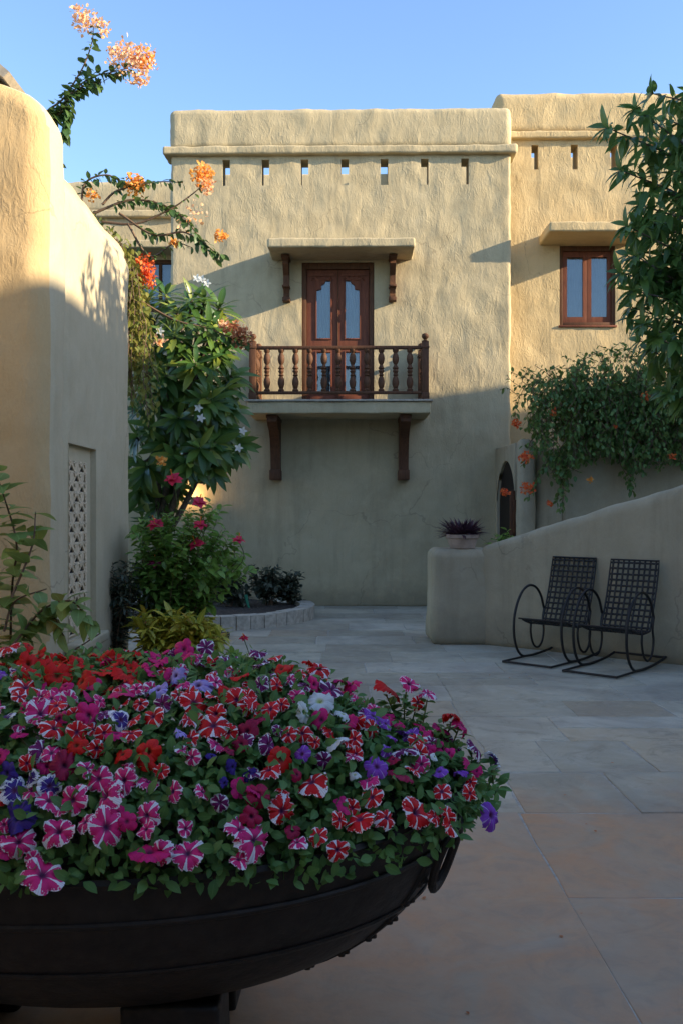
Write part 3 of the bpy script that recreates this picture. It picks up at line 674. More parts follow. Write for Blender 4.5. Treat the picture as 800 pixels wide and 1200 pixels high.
# ================================================================== RIGHT: ramp wall, pillar, gateway wall, terrace wall
A0 = Vector((1.50, 9.96, 0)); A1 = Vector((3.22, 8.57, 0)); dv = (A1-A0).normalized(); L = (A1-A0).length; ang = math.atan2(dv.y, dv.x)
rwl = empty('stair_wall', A0, ang, label='sloping rounded plaster wall rising to the right behind the two iron chairs', cat='wall')
def shear(p):
    t = p.x/L; top = 1.07+(1.72-1.07)*t
    q = p.copy(); q.z = p.z*top; return q
V, Fc = rbox((0, 0, -.02), (L*1.75, .34, 1.0), r=.075, step=.08, amp=.012, nsc=2.2, deform=shear); link('wall', mesh('wall', V, Fc, True, 50), M_PLG, rwl)
pl = empty('wall_pillar', (1.33, 10.25, 0), 0, label='thick round topped plaster pillar at the low end of the sloping wall', cat='pillar')
def wob(p):
    q = p.copy(); s_ = 1+.045*(1-min(1, max(0, p.z)))**2; q.x *= s_; q.y *= s_; return q
rb('pillar_body', (-.345, -.34, -.02), (.345, .34, 1.045), M_PLG, pl, r=.10, step=.06, amp=.012, nsc=2.5, deform=wob)

gw = empty('gate_wall', (2.43, 12.5, 0), .047, label='small rounded wall with an arched opening and black panel painted as its shade', cat='gateway')
m = MB(); y0, y1, sp, ra = .21, 1.37, 1.50, .58; N = 16; topz = 2.42; Ly = 1.52
yc = (y0+y1)/2
arc = [(yc-ra*math.cos(math.pi*i/N), sp+ra*1.2*math.sin(math.pi*i/N)) for i in range(N+1)]
def topc(y): return topz-.0*y if y > .22 else topz-.22+math.sqrt(max(0, .22**2-(.22-y)**2))
outer = [(0, -.02)]+[(y, topc(y)) for y in (0.001, .01, .03, .07, .12, .17, .22)]
X0, X1 = 0, .26
poly_near = [(0, -.02), (0, topc(0.001))]+[(y, topc(y)) for y in (.01, .03, .07, .12, .17, .22, .42)]+[(y0, -.02)]
Vn, Fn = rbox((X0, 0, -.02), (X1, .215, topz+.05), r=.10, step=.07, amp=.012); m.prism([(y1, -.02), (y1, topz), (Ly, topz), (Ly, -.02)], X0, X1)
for (a, b) in zip(arc, arc[1:]): m.prism([(a[0], a[1]), (b[0], b[1]), (b[0], topz), (a[0], topz)], X0, X1)
link('wall_end', mesh('wall_end', Vn, Fn, True, 50), M_PLG, gw)
o = m.build('wall', M_PLG, gw)
md = o.modifiers.new('bevel', 'BEVEL'); md.width = .05; md.segments = 3; md.limit_method = 'ANGLE'; md.angle_limit = math.radians(60)
bmx = bmesh.new(); bmx.from_mesh(o.data); bmesh.ops.remove_doubles(bmx, verts=bmx.verts, dist=.0005)
# drop the inner faces shared by neighbouring wedges
seen = {}
for f in bmx.faces: seen.setdefault(tuple(sorted(v.index for v in f.verts)), []).append(f)
bmesh.ops.delete(bmx, geom=[f for fs in seen.values() if len(fs) > 1 for f in fs], context='FACES'); bmx.to_mesh(o.data); bmx.free()
MB().prism([(y0-.02, 0), (y1+.02, 0)]+[(yc+(ra+.02)*math.cos(math.pi*i/N), sp+(ra*1.2+.02)*math.sin(math.pi*i/N)) for i in range(N+1)], .045, .085).build('arch_shade_panel', M_SHADE, gw)  # black panel fills the arch to stand for its dark opening
MB().box(-.07, .0, y0-.02, y0+.03, .4, 1.75, .008).box(-.03, .16, y0-.035, y0-.005, 1.15, 1.62, .008).build('gate_leaf', M_WD, gw)
tw = empty('terrace_wall', (2.70, 12.66, 0), 0, label='plaster terrace wall under the hanging vine at right', cat='wall')
rb('wall', (0, 0, -.02), (.42, .3, 2.36), M_PLG, tw, r=.13, step=.1, amp=.014)
rb('wall_section', (.38, -.015, -.02), (5.2, .32, 3.18), M_PLG, tw, r=.07, step=.11, amp=.014)

# ================================================================== POTTED PLANT on the pillar
pp = empty('potted_plant', (1.34, 10.1, 1.04), 0, label='purple spiky plant in a pale clay pot on top of the plaster pillar', cat='potted plant')
MB().lathe([(.11, 0), (.125, .01), (.150, .10), (.158, .105), (.168, .11), (.168, .14), (.158, .145), (.150, .142), (.14, .11), (.02, .10)], 28).build('pot', M_POT, pp)
pp.scale = (1.12, 1.12, 1.12)
ms = []
for i in range(330):
    a = R.random()*6.28; el = R.random()**.7*1.35; d = Vector((math.cos(a)*math.cos(el), math.sin(a)*math.cos(el), math.sin(el)+.12))
    b0 = Vector((math.cos(a), math.sin(a), 0))*R.random()*.11+Vector((0, 0, .13))
    ms.append(mat_from(b0, d, Vector((0, 0, 1))+rv(.2), R.uniform(.13, .22)))
leafcloud('leaves', T_SPIKE, ms, L_PUR, pp)

# ================================================================== ROCKING CHAIRS
def lattice(m, fn, nu, nv, w=.012, t=.004, U=1.0, V=1.0):
    """woven flat straps: fn(u,v,off)->point"""
    for i in range(nu):
        u = (i+.5)/nu; K = nv*2; pts = []
        for j in range(K+1):
            v = j/K; off = t*1.2*math.sin(math.pi*(v*nv)+math.pi*i); pts.append((u, v, off))
        b = len(m.V)
        for (u_, v_, of) in pts:
            for du in (-w/2/U, w/2/U): m.V.append(fn(u_+du, v_, of))
        for j in range(K): m.F.append((b+2*j, b+2*j+1, b+2*j+3, b+2*j+2))
    for i in range(nv):
        v = (i+.5)/nv; K = nu*2; b = len(m.V)
        for j in range(K+1):
            u = j/K; off = -t*1.2*math.sin(math.pi*(u*nu)+math.pi*i)
            for dv_ in (-w/2/V, w/2/V): m.V.append(fn(u, v+dv_, off))
        for j in range(K): m.F.append((b+2*j, b+2*j+1, b+2*j+3, b+2*j+2))
def chair(loc, rz, label):
    """local: +x across (to the sitter's left seen from front: right), -y forward"""
    t = empty('rocking_chair', loc, rz, label=label, cat='rocking chair', group='iron rocking chairs by the sloping wall')
    W = .24
    sf = Vector((0, -.26, .385)); sr = Vector((0, .14, .335)); bt = Vector((0, .36, .98))
    def seatp(u, v, o): p = sf.lerp(sr, v); return Vector(((u-.5)*2*W, p.y, p.z-.03*math.sin(math.pi*v)+o))
    nb = Vector((0, (bt-sr).z, -(bt-sr).y)).normalized()
    def backp(u, v, o): p = sr.lerp(bt, v)+nb*(.02*math.sin(math.pi*v)+o); return Vector(((u-.5)*2*W, p.y, p.z))
    m = MB(); lattice(m, seatp, 9, 8, .02, .004, 2*W, .4); o = m.build('seat', M_CHAIR, t); o.modifiers.new('thick', 'SOLIDIFY').thickness = .003
    m = MB(); lattice(m, backp, 9, 12, .02, .004, 2*W, .68); o = m.build('backrest', M_CHAIR, t); o.modifiers.new('thick', 'SOLIDIFY').thickness = .003
    fr = [seatp(0, v/6, 0) for v in range(7)]; 
    m = MB().tube([seatp(0, v/6, 0) for v in range(7)]+[backp(0, v/6, 0) for v in range(1, 7)]+[backp(1, v/6, 0) for v in range(6, 0, -1)]+[seatp(1, v/6, 0) for v in range(6, -1, -1)], .009, 8, True)
    m.tube([(-W, .14, .335), (W, .14, .335)], .009); m.build('seat_frame', M_CHAIR, t)
    for s in (-1, 1):
        x = s*(W+.015)
        # scroll: rear joint on the back, over the arm, down the front, under, then back along the ground
        sc = [(x, .19, .47), (x, .13, .60), (x, .02, .69), (x, -.12, .71), (x, -.26, .64), (x, -.37, .48), (x, -.40, .30), (x, -.36, .14), (x, -.26, .035), (x, -.12, .012), (x, .08, .014), (x, .30, .03), (x, .48, .06)]
        MB().tube(curve_pts(sc, 5), .0125, 10).build('side_hoop', M_CHAIR, t)
        ul = [(x, -.06, .365), (x, -.075, .25), (x, -.03, .13), (x, .06, .075), (x, .15, .12), (x, .19, .24), (x, .17, .36), (x, .20, .47)]
        MB().tube(curve_pts(ul, 5), .011, 8).build('under_loop', M_CHAIR, t)
        MB().tube([(x*1.0, -.60, .014), (x, -.12, .012)], .011, 8).build('runner', M_CHAIR, t)
    MB().tube([(-W-.02, -.60, .014), (W+.02, -.60, .014)], .011, 8).build('front_bar', M_CHAIR, t)
    MB().tube([(-W-.02, .47, .058), (W+.02, .47, .058)], .011, 8).build('rear_bar', M_CHAIR, t)
    MB().tube([(-W-.02, -.30, .40), (W+.02, -.30, .40)], .008, 8).build('seat_bar', M_CHAIR, t)
    return t
ca = -math.atan2(.66, .75)
chair((2.13, 8.98, .006), ca, 'black iron rocking chair with woven strap back, nearer to the plaster pillar')
chair((2.58, 8.47, .006), ca, 'black iron rocking chair with woven strap back, farther from the plaster pillar')

# ================================================================== FLOWER BED, curb
bc = Vector((-1.95, 12.55, 0)); RB = 1.58
cb = empty('flower_bed_curb', (bc.x, bc.y, 0), 0, label='low curved stone curb round the flower bed by the back wall', cat='curb')
na = 22; a0, a1 = -1.75, .95
for i in range(na):
    s0 = a0+(a1-a0)*i/na+.004; s1 = a0+(a1-a0)*(i+1)/na-.004; h = .17+R.uniform(-.006, .006); q = MB()
    ri, ro = RB-.20, RB+R.uniform(-.006, .006); P4 = [(ri, s0), (ro, s0), (ro, (s0+s1)/2), (ro, s1), (ri, s1), (ri, (s0+s1)/2)]
    pts = [(r*math.cos(a), r*math.sin(a)) for r, a in P4]
    q.prism(pts, -.03, h, 'z'); o = q.build('curb_stone', M_PINK, cb, smooth=False)
so_ = MB(); n = 26; V = [(0, 0, .16)]
Fc = []
rings = 6
for r_ in range(1, rings+1):
    for j in range(n):
        a = 2*math.pi*j/n; rr = (RB-.15)*r_/rings; p = Vector((rr*math.cos(a), rr*math.sin(a), 0)); V.append((p.x, min(p.y, 1.5), .12+.03*noise.noise(p*4)+.02*(1-r_/rings)))
for j in range(n): Fc.append((0, 1+j, 1+(j+1) % n))
for r_ in range(rings-1):
    for j in range(n): b = 1+r_*n; Fc.append((b+j, b+(j+1) % n, b+n+(j+1) % n, b+n+j))
o = link('bed_soil', mesh('bed_soil', V, Fc), M_SOIL, None, (bc.x, bc.y, 0)); tag(o, kind='structure')
# narrow planting strip beside the left wall
o = rb('bed_soil', (-2.05, 5.4, -.03), (-1.3, 10.7, .05), M_SOIL, r=.03, step=.12, amp=.03); tag(o, kind='structure')
st = empty('garden_stake', (-1.28, 12.4, .12), 0, label='small green plastic stake leaning in the bed soil', cat='garden stake')
MB().tube([(.03, 0, 0), (0, 0, .1), (-.02, 0, .2)], [.012, .018, .022], 8).build('stake', M_GRN, st)

# wall lamp (lit)
wl = empty('wall_lamp', (-2.30, 13.92, 1.66), 0, label='lit half bowl wall lamp glowing warm behind the hibiscus', cat='wall lamp')
V = []; n = 16
for (r, z) in ((.03, -.10), (.09, -.07), (.14, 0), (.15, .02)):
    for j in range(n+1):
        a = math.pi+math.pi*j/n; V.append((r*math.cos(a), r*math.sin(a)*.8, z))
Fc = [(i*(n+1)+j, i*(n+1)+j+1, (i+1)*(n+1)+j+1, (i+1)*(n+1)+j) for i in range(3) for j in range(n)]
o = link('lamp_shade', mesh('lamp_shade', V, Fc), M_PLN, wl); o.modifiers.new('thick', 'SOLIDIFY').thickness = .008
MB().lathe([(.001, -.03), (.03, -.02), (.035, .01), (.02, .04), (.001, .05)], 12, (0, -.06, -.02)).build('bulb', M_LAMP, wl)
pl_ = bpy.data.lights.new('lamp_light', 'POINT'); pl_.energy = 3.5; pl_.color = (1, .66, .30); pl_.shadow_soft_size = .04
po = bpy.data.objects.new('lamp_light', pl_); COL.objects.link(po); po.parent = wl; po.location = (.0, -.08, .07)

# ================================================================== BOWL
BC = Vector((-.65, 2.55, 0)); RR = .99; ZR = .614; SY = .555
bw = empty('planter_bowl', BC, 0, label='huge dark riveted iron bowl on stone feet full of petunias', cat='planter')
out = []; nz = 22; hh = .465
for i in range(nz+1):
    a = math.pi/2*i/nz; out.append((max(.001, RR*math.sin(a)**.96), ZR-hh*math.cos(a)))
prof = out+[(RR+.012, ZR+.012), (RR+.004, ZR+.024), (RR-.012, ZR+.02), (RR-.022, ZR-.02)]+[(max(.001, r-.022), z+.02) for r, z in out[::-1][2:]]
V = []; Fc = []; N = 120
for (r, z) in prof:
    for j in range(N):
        a = 2*math.pi*j/N; d = noise.noise(Vector((math.cos(a)*2.2, math.sin(a)*2.2, z*5)))*.008+noise.noise(Vector((math.cos(a)*8, math.sin(a)*8, z*14)))*.003
        V.append(((r+d)*math.cos(a), (r+d)*math.sin(a), z+d*.5))
for i in range(len(prof)-1):
    for j in range(N): Fc.append((i*N+j, i*N+(j+1) % N, (i+1)*N+(j+1) % N, (i+1)*N+j))
link('bowl', mesh('bowl', V, Fc), M_IRON, bw)
def bowl_r(z):
    c = min(1, max(0, (ZR-z)/hh)); a = math.acos(c); return RR*max(1e-3, math.sin(a))**.96
for z in (.53, .40):
    m = MB(); n = 90; V = []
    for j in range(n):
        a = 2*math.pi*j/n; zz = z+.006*math.sin(3*a+z*9)
        for (dr, dz) in ((.000, -.012), (.010, -.008), (.012, .0), (.006, .006), (.0, .007)): r = bowl_r(zz+dz)+dr; V.append((r*math.cos(a), r*math.sin(a), zz+dz))
    Fc = [(j*5+q, ((j+1) % n)*5+q, ((j+1) % n)*5+q+1, j*5+q+1) for j in range(n) for q in range(4)]
    link('plate_edge', mesh('plate_edge', V, Fc), M_IRON, bw)
ri = MB()
for a in [math.radians(x) for x in (-25, 20, 155, 205)]:
    V = []
    for i in range(13):
        z = .60-.36*i/12; r = bowl_r(z)
        for (da, dr) in ((-.035, .001), (-.03, .010), (.03, .010), (.035, .001)): V.append(((r+dr)*math.cos(a+da), (r+dr)*math.sin(a+da), z))
    link('seam_strap', mesh('seam_strap', V, [(i*4+q, i*4+q+1, i*4+q+5, i*4+q+4) for i in range(12) for q in range(3)]), M_IRON, bw)
    for i in range(9):
        z = .585-.34*i/8; r = bowl_r(z)+.010
        for da in (-.02, .02): ri.lathe([(.001, -.006), (.008, -.005), (.009, 0), (.007, .005), (.001, .008)], 6, (r*math.cos(a+da), r*math.sin(a+da), z))
o = ri.build('rivets', M_IRON, bw); o['kind'] = 'stuff'
for a in (math.radians(-22), math.radians(70), math.radians(160), math.radians(-110-110)):
    c = Vector((math.cos(a), math.sin(a), 0)); tn = Vector((-math.sin(a), math.cos(a), 0))
    hp = c*(RR+.01)+Vector((0, 0, .575))
    rg = [hp+tn*(.062*math.sin(q))+Vector((0, 0, -.07+.07*math.cos(q)))-c*(.03*(1-math.cos(q)))+c*.02 for q in [2*math.pi*i/22 for i in range(22)]]
    h_ = MB().tube(rg, .012, 8, True).build('handle_ring', M_IRON, bw)
    MB().tube([hp-c*.03+tn*.03*s+Vector((0, 0, .0)) for s in (-1, 1)], .02, 8).tube([hp+c*.03+Vector((0, 0, .02)), hp-c*.02+Vector((0, 0, -.01))], .016, 8).build('handle_lug', M_IRON, bw)
for (fx, fy) in ((.22, -.17), (-.42, -.17), (.22, .2), (-.42, .2)):
    V, Fc = rbox((fx-.13, fy-.12, -.02), (fx+.13, fy+.11, .22), r=.02, step=.1, amp=.01); link('foot', mesh('foot', V, Fc), M_IRON, bw)
MB().lathe([(.001, .52), (.5, .53), (.93, .55), (.93, .50), (.001, .48)], 48).build('soil', M_SOIL, bw)

for ch in [o for o in bpy.data.objects if o.parent is bw and not o.name.startswith('foot')]:
    for v in ch.data.vertices: v.co.y *= SY; v.co.z += .075*abs(v.co.x/RR)**3*min(1, max(0, (v.co.z-.2)/.3))
    ch.data.update()
# ---- petunias: plants rooted in the bowl
DC = Vector((-.62, 2.58)); DRX, DRY = 1.055, .625
def dome(x, y):
    q = ((x-DC.x)/DRX)**2+((y-DC.y)/DRY)**2
    if q >= 1.0: return None
    return .67+.35*(1-q**1.25)+.035*noise.noise(Vector((x*3.1, y*3.1, 0)))
def dome_n(x, y):
    e = .02; z0 = dome(x, y) or .7; zx = dome(x+e, y); zy = dome(x, y+e)
    zx = (zx-z0)/e if zx else -1.5; zy = (zy-z0)/e if zy else -1.5
    return Vector((-zx, -zy, 1)).normalized()
def ray_dome(px, py):
    d = Vector(((px-400)/F, 1, (600-py)/F)); best = None
    t = 1.5
    while t < 3.9:
        p = Vector((0, 0, CAMH))+d*t; z = dome(p.x, p.y)
        if z is not None:
            g_ = p.z-z
            if g_ < 0.0: return p
            if best is None or g_ < best[0]: best = (g_, p.copy())
        t += .008
    return best[1] if best and best[0] < .12 else None
def petunia_mesh(seed, cup, ruf):
    rn = random.Random(seed); NA = 45; rr = [0, .06, .14, .3, .55, .8, 1.0]; V = []; U = []; Fc = []
    ph = rn.random()*6; sz = [rn.uniform(.85, 1.12) for _ in range(5)]
    tilt = [rn.uniform(-.38, .28) for _ in range(5)]
    for ri_, r in enumerate(rr):
        for j in range(NA+1):
            th = 2*math.pi*j/NA; s5 = 5*th/(2*math.pi); li = int(s5) % 5; u = s5-int(s5)
            if j == NA: u = 1.0; li = 4
            lob = abs(math.sin(math.pi*u)); mixs = sz[li]*lob+(1-lob)*1.0
            Rr = r*(1-(.24*(1-lob**.45))*r)*mixs
            if r > .9: Rr *= 1-.05*math.exp(-((u-.5)/.05)**2)
            z = cup*(r**.7)-.0 if r < .3 else cup*(.3**.7)+.16*(r-.3)-.55*(r-.3)**2
            z += ruf*r*r*(math.sin(10*math.pi*u+ph+li)*.5+.35*math.sin(22*math.pi*u+ph*2+li*3)*r)+tilt[li]*lob*r*r-.10*r*r*(1-lob)+.12*r*r*lob*math.sin(2*th+seed)
            V.append((Rr*math.cos(th), Rr*math.sin(th), z-cup*.4)); U.append((s5, r))
    W = NA+1
    for i in range(len(rr)-1):
        for j in range(NA): Fc.append((i*W+j, i*W+j+1, (i+1)*W+j+1, (i+1)*W+j))
    # calyx tube behind the flower
    return V, Fc, U
PM = {}
def pet_mesh(kind, v):
    if (kind, v) in PM: return PM[(kind, v)]
    V, Fc, U = petunia_mesh(v*13+5, (.42, .55, .35, .5, .75, .4, .6, .9, .3)[v], (.10, .16, .07, .2, .12, .25, .3, .2, .14)[v])
    me = bpy.data.meshes.new('flower'); me.from_pydata(V, [], Fc); uv = me.uv_layers.new(name='UVMap')
    for l in me.loops: uv.data[l.index].uv = U[l.vertex_index]
    me.polygons.foreach_set('use_smooth', [True]*len(me.polygons)); me.materials.append(PET[kind]); PM[(kind, v)] = me; return me
FA = """30,70,RW,72;85,110,R,70;135,85,R,52;80,195,RW,92;180,150,R,80;240,110,R,58;270,172,R,82;320,150,R,92;385,150,R,90;380,215,M,84;500,120,M,76;455,130,M,50;575,65,M,64;640,60,PW,52;630,130,PW,54;560,150,L,62;625,185,L,92;500,200,L,60;465,188,MW,52;520,235,PW,62;600,235,RW,92;740,220,RW,80;785,245,RW,70;120,270,MW,92;30,290,DW,70;165,320,RW,92;280,270,M,80;370,290,DW,82;490,280,RW,80;585,300,RW,62;670,310,RW,102;245,370,R,70;240,320,RW,72;320,322,RW,60;410,340,RW,62;130,390,PW,82;200,430,C,100;15,400,M,52;40,450,D,72;115,470,DW,62;45,512,DW,92;150,492,DW,80;70,595,D,112;320,470,MW,82;395,470,MW,82;345,530,MW,112;240,530,MW,90;150,550,MW,80;470,385,R,80;460,420,R,60;560,390,MW,58;612,402,MW,60;510,445,RW,50;555,510,MW,64;620,520,MW,60;690,540,PW,60;470,580,MW,88;400,602,M,58;330,620,MW,112;280,615,MW,70;190,640,MW,100;60,670,MW,100;15,690,M,82;130,780,MW,122;470,715,M,112;590,710,MW,104;790,520,M,62;740,640,MW,104;770,580,C,52;300,230,MW,50;445,215,PW,44;60,345,M,50;700,200,R,50;785,90,PW,44;770,350,PW,54;715,430,D,46;790,460,PW,50;80,60,R,40;210,190,M,46;330,280,PW,48;560,340,L,44;690,480,D,36;660,410,D,34"""
FB = """55,80,PW,52;110,95,RW,52;230,125,RW,70;150,122,R,42;200,110,R,44;70,165,PW,52;265,185,PW,70;300,165,M,56;335,172,M,64;430,185,R,84;490,165,MW,62;550,200,MW,60;600,150,RW,70;635,165,RW,44;635,235,RW,62;715,250,RW,74;235,222,W,92;180,245,W,70;300,262,W,54;290,340,W,74;308,346,RW,44;95,240,RW,66;20,225,RW,62;30,300,C,64;75,340,PW,72;55,280,C,52;385,265,V,64;355,250,PW,40;420,285,V,44;115,380,R,80;95,425,RW,72;215,330,RW,44;190,370,V,52;245,380,PW,60;485,370,PW,82;525,300,M,56;585,302,M,60;640,290,M,62;620,265,R,60;550,332,PW,44;600,335,PW,60;680,355,PW,72;735,385,DW,60;765,410,PW,42;400,410,V,72;470,440,C,78;500,425,RW,50;220,460,RW,102;35,430,D,42;55,490,C,70;120,530,RW,84;30,550,C,60;590,430,V,52;360,570,RW,96;505,540,RW,102;560,560,RW,54;598,575,RW,74;725,545,V,84;35,625,MW,112;0,690,MW,60;340,440,W,34;560,382,W,30;105,300,PW,40;520,215,RW,44;690,235,M,36;160,430,C,40;440,330,V,36;10,340,C,50"""
flw = []
for txt, x0, y0, sc in ((FA, 0, 740, 2.667), (FB, 280, 740, 2.5)):
    for e in txt.split(';'):
        a, b, kd, s = e.split(','); px, py, s = x0+float(a)/sc, y0+float(b)/sc, float(s)/sc
        p = ray_dome(px, py)
        if p: flw.append((p, kd, s*p.y/F/2*1.12))
# the sides of the mound the picture does not reach
for i in range(46):
    a = R.uniform(0, 6.28); q = math.sqrt(R.random())*.97; x, y = DC.x+DRX*q*math.cos(a), DC.y+DRY*q*math.sin(a)
    px = 400+x/y*F; z = dome(x, y); py = 600+(CAMH-z)/y*F if z else 0
    if z and (px < -8 or y > 2.95): flw.append((Vector((x, y, z)), R.choice(['RW', 'MW', 'M', 'R', 'PW', 'W', 'V']), R.uniform(.032, .042)))
tall = [(p.copy(), dome(p.x, p.y)) for p, kd, _ in flw if dome(p.x, p.y) and p.z-dome(p.x, p.y) > .02]
# smaller blooms filling between the large ones, in the colour of their neighbours
base_f = list(flw)
for i in range(900):
    a = R.uniform(0, 6.28); q = math.sqrt(R.random())*.98; x, y = DC.x+DRX*q*math.cos(a), DC.y+DRY*q*math.sin(a); z = dome(x, y)
    if z is None: continue
    p = Vector((x, y, z)); nb_ = sorted(base_f, key=lambda f: (f[0]-p).length_squared)[:3]
    if (nb_[0][0]-p).length < .026 or min((f[0]-p).length for f in flw) < .0295: continue
    kd = R.choice(nb_)[1]
    if kd in ('W', 'L', 'D', 'DW') or (kd in ('V', 'PW') and R.random() < .6): kd = R.choice(['RW', 'MW', 'M', 'RW'])
    flw.append((p-dome_n(x, y)*R.uniform(.0, .02), kd, R.uniform(.019, .031)))
# colour plants: seeds, each with its own label
CLS = {'RW': 'rw', 'R': 'r', 'M': 'm', 'MW': 'mw', 'C': 'r', 'PW': 'pw', 'V': 'v', 'L': 'v', 'D': 'd', 'DW': 'd', 'W': 'w'}
SEED = [('rw', 350, 860, 'petunias striped red and white in the middle of the iron bowl'),
        ('rw', 60, 830, 'petunias striped red and white at the back left of the iron bowl'),
        ('rw', 420, 970, 'petunias striped red and white over the front right rim of the bowl'),
        ('rw', 530, 820, 'petunias striped red and white at the back right edge of the bowl'),
        ('r', 110, 795, 'petunias with plain scarlet flowers massed at the back left of the bowl'),
        ('r', 400, 850, 'petunias with plain red and crimson flowers right of the white ones'),
        ('m', 150, 830, 'petunias with plain magenta flowers at the left half of the bowl'),
        ('m', 480, 850, 'petunias with plain magenta flowers at the right half of the bowl'),
        ('mw', 110, 950, 'petunias striped magenta and white spilling over the front left rim'),
        ('mw', 300, 1000, 'petunias striped magenta and white at the front centre of the rim'),
        ('mw', 480, 815, 'petunias striped magenta and white at the back right beside the scarlet bloom'),
        ('pw', 490, 890, 'petunias striped deep purple and white at the right side of the bowl'),
        ('pw', 270, 850, 'petunias striped deep purple and white at the centre left of the bowl'),
        ('v', 460, 910, 'petunias with violet trumpet flowers towards the right rim of the bowl'),
        ('v', 215, 800, 'petunias with pale lavender flowers at the back centre left of the bowl'),
        ('d', 30, 950, 'petunias with indigo and white edged flowers at the left picture edge'),
        ('w', 370, 850, 'petunias with pure white star flowers in the middle right of the bowl')]
plants = []
for (cl, px, py, lb) in SEED:
    p = ray_dome(px, py) or Vector((DC.x, DC.y, .9))
    q_ = math.hypot((p.x-BC.x)/.99, (p.y-BC.y)/.55); f_ = min(1, .72/max(q_, 1e-3)); bx, by = BC.x+(p.x-BC.x)*f_, BC.y+(p.y-BC.y)*f_
    e = empty('petunia_plant', (bx, by, .54), 0, label=lb, cat='petunia'); e['group'] = 'petunias planted in the iron bowl'; plants.append((cl, p, e))
for (p, kd, rad) in flw:
    cand = [q for q in plants if q[0] == CLS[kd]]; e = min(cand, key=lambda q: (q[1]-p).length)[2]
    n = dome_n(p.x, p.y); toc = (Vector((0, 0, CAMH))-p).normalized()
    n = (n*.6+toc*.30+Vector((0, 0, .15))+rv(.66)).normalized()
    me = pet_mesh(kd, R.randrange(9)); o = bpy.data.objects.new('flower', me); COL.objects.link(o); o.parent = e
    q = n.to_track_quat('Z', 'Y').to_matrix().to_4x4() @ Matrix.Rotation(R.random()*6.28, 4, 'Z')
    sq = R.uniform(.82, 1.0)
    o.matrix_local = Matrix.Translation(p+n*.016+Vector((0, 0, .004))-e.location) @ q @ Matrix.Diagonal((rad, rad*sq, rad*R.uniform(.8, 1.2), 1))
tm = MB(); tl = []
for (p, z) in tall:      # blooms on their own stalks above the mound
    e = min(plants, key=lambda q: (q[1]-p).length)[2]; b0 = Vector((p.x+R.uniform(-.04, .04), p.y+R.uniform(-.03, .05), z-.02)); pts = curve_pts([b0-e.location, b0.lerp(p, .5)+rv(.01)-e.location, p-e.location], 4)
    MB().tube(pts, .0022, 5).build('flower_stalk', M_STEM, e); q = leafcloud('stalk_leaves', T_OVAL, leaves_along(pts, 130, .036, .9, 0, .1, .008)+leaves_along([pts[0]+rv(.02), pts[-3]+rv(.03)], 120, .036, .9, 0, .1, .01), L_PET, e)
pos = np.array([[p.x, p.y] for _, p, _ in plants]); lm = [[] for _ in plants]; stems = [MB() for _ in plants]
NL = 19000; i = 0
while i < NL:
    a = R.random()*6.283; q = math.sqrt(R.random())*1.0; x, y = DC.x+DRX*q*math.cos(a), DC.y+DRY*q*math.sin(a); z = dome(x, y)
    i += 1
    if z is None: continue
    dep = (R.random()**1.6)*.10; n = dome_n(x, y)
    p = Vector((x, y, z))-n*dep
    if q > .9: p.z -= R.random()*.05; 
    if R.random() < .05: p += n*.03
    out_ = Vector((math.cos(a), math.sin(a), 0)); d = (rv(.8)+out_*.35+Vector((0, 0, .25))).normalized()
    k_ = int(np.argmin(((pos-np.array([x, y])+NR.normal(0, .03, 2))**2).sum(1)))
    s = R.uniform(.022, .043)
    lm[k_].append(mat_from(p-plants[k_][2].location, d, n*1.0+rv(.55), s))
for k_, (cl, p, e) in enumerate(plants):
    leafcloud('leaves', T_OVAL, lm[k_], L_PET, e)
    for j in range(16):
        a = rv(); tip = Vector((a.x*.22, a.y*.22, 0)); tp_ = Vector((e.location.x, e.location.y, 0))+tip; z = dome(tp_.x, tp_.y)
        if z and ((tp_.x-DC.x)/DRX)**2+((tp_.y-DC.y)/DRY)**2 < .62: stems[k_].tube(curve_pts([(0, 0, 0), (tip.x*.5, tip.y*.5, (z-.54)*.7), (tip.x, tip.y, z-.54-.01)], 3), .0025, 5)
    if stems[k_].V: o = stems[k_].build('stems', M_STEM, e); o['kind'] = 'stuff'

# ================================================================== BUSHES AND TREES
def bush(name, base, center, rad, ns, dens, size, tmpl, lmat, smat, label, cat, sr=.006, droop=.1, spread=.9, start=.25, stems=None, objs=False, kids=2):
    base = Vector(base); e = empty(name, base, 0, label=label, cat=cat); ms = []; sm = MB()
    for i in range(ns):
        d = rv(); d.z = abs(d.z)*.9+.0 if R.random() < .8 else d.z
        tgt = Vector(center)+Vector((d.x*rad[0], d.y*rad[1], d.z*rad[2]))*R.uniform(.7, 1.0)
        b0 = base+Vector((R.uniform(-.06, .06), R.uniform(-.06, .06), 0)); mid = b0.lerp(tgt, .5)+Vector((0, 0, .12*(tgt-b0).length))+rv(.05)
        pts = [q-base for q in curve_pts([b0, mid, tgt], 7)]
        sm.tube(pts, [sr*(1-.75*j/(len(pts)-1)) for j in range(len(pts))], 6)
        ms += leaves_along(pts, dens, size, spread, start, droop)
        for _ in range(kids):
            j = R.randrange(4, len(pts)-2); k2 = pts[j]+rv(.16)+Vector((0, 0, .08)); tw_ = curve_pts([pts[j], pts[j].lerp(k2, .5)+rv(.02), k2], 3)
            sm.tube(tw_, sr*.35, 5); ms += leaves_along(tw_, dens*1.2, size, spread, .1, droop)
    o = sm.build('stems', smat, e); o['kind'] = 'stuff'
    if objs: leaf_objs('leaf', tmpl, ms, lmat, e)
    else: leafcloud('leaves', tmpl, ms, lmat, e)
    return e
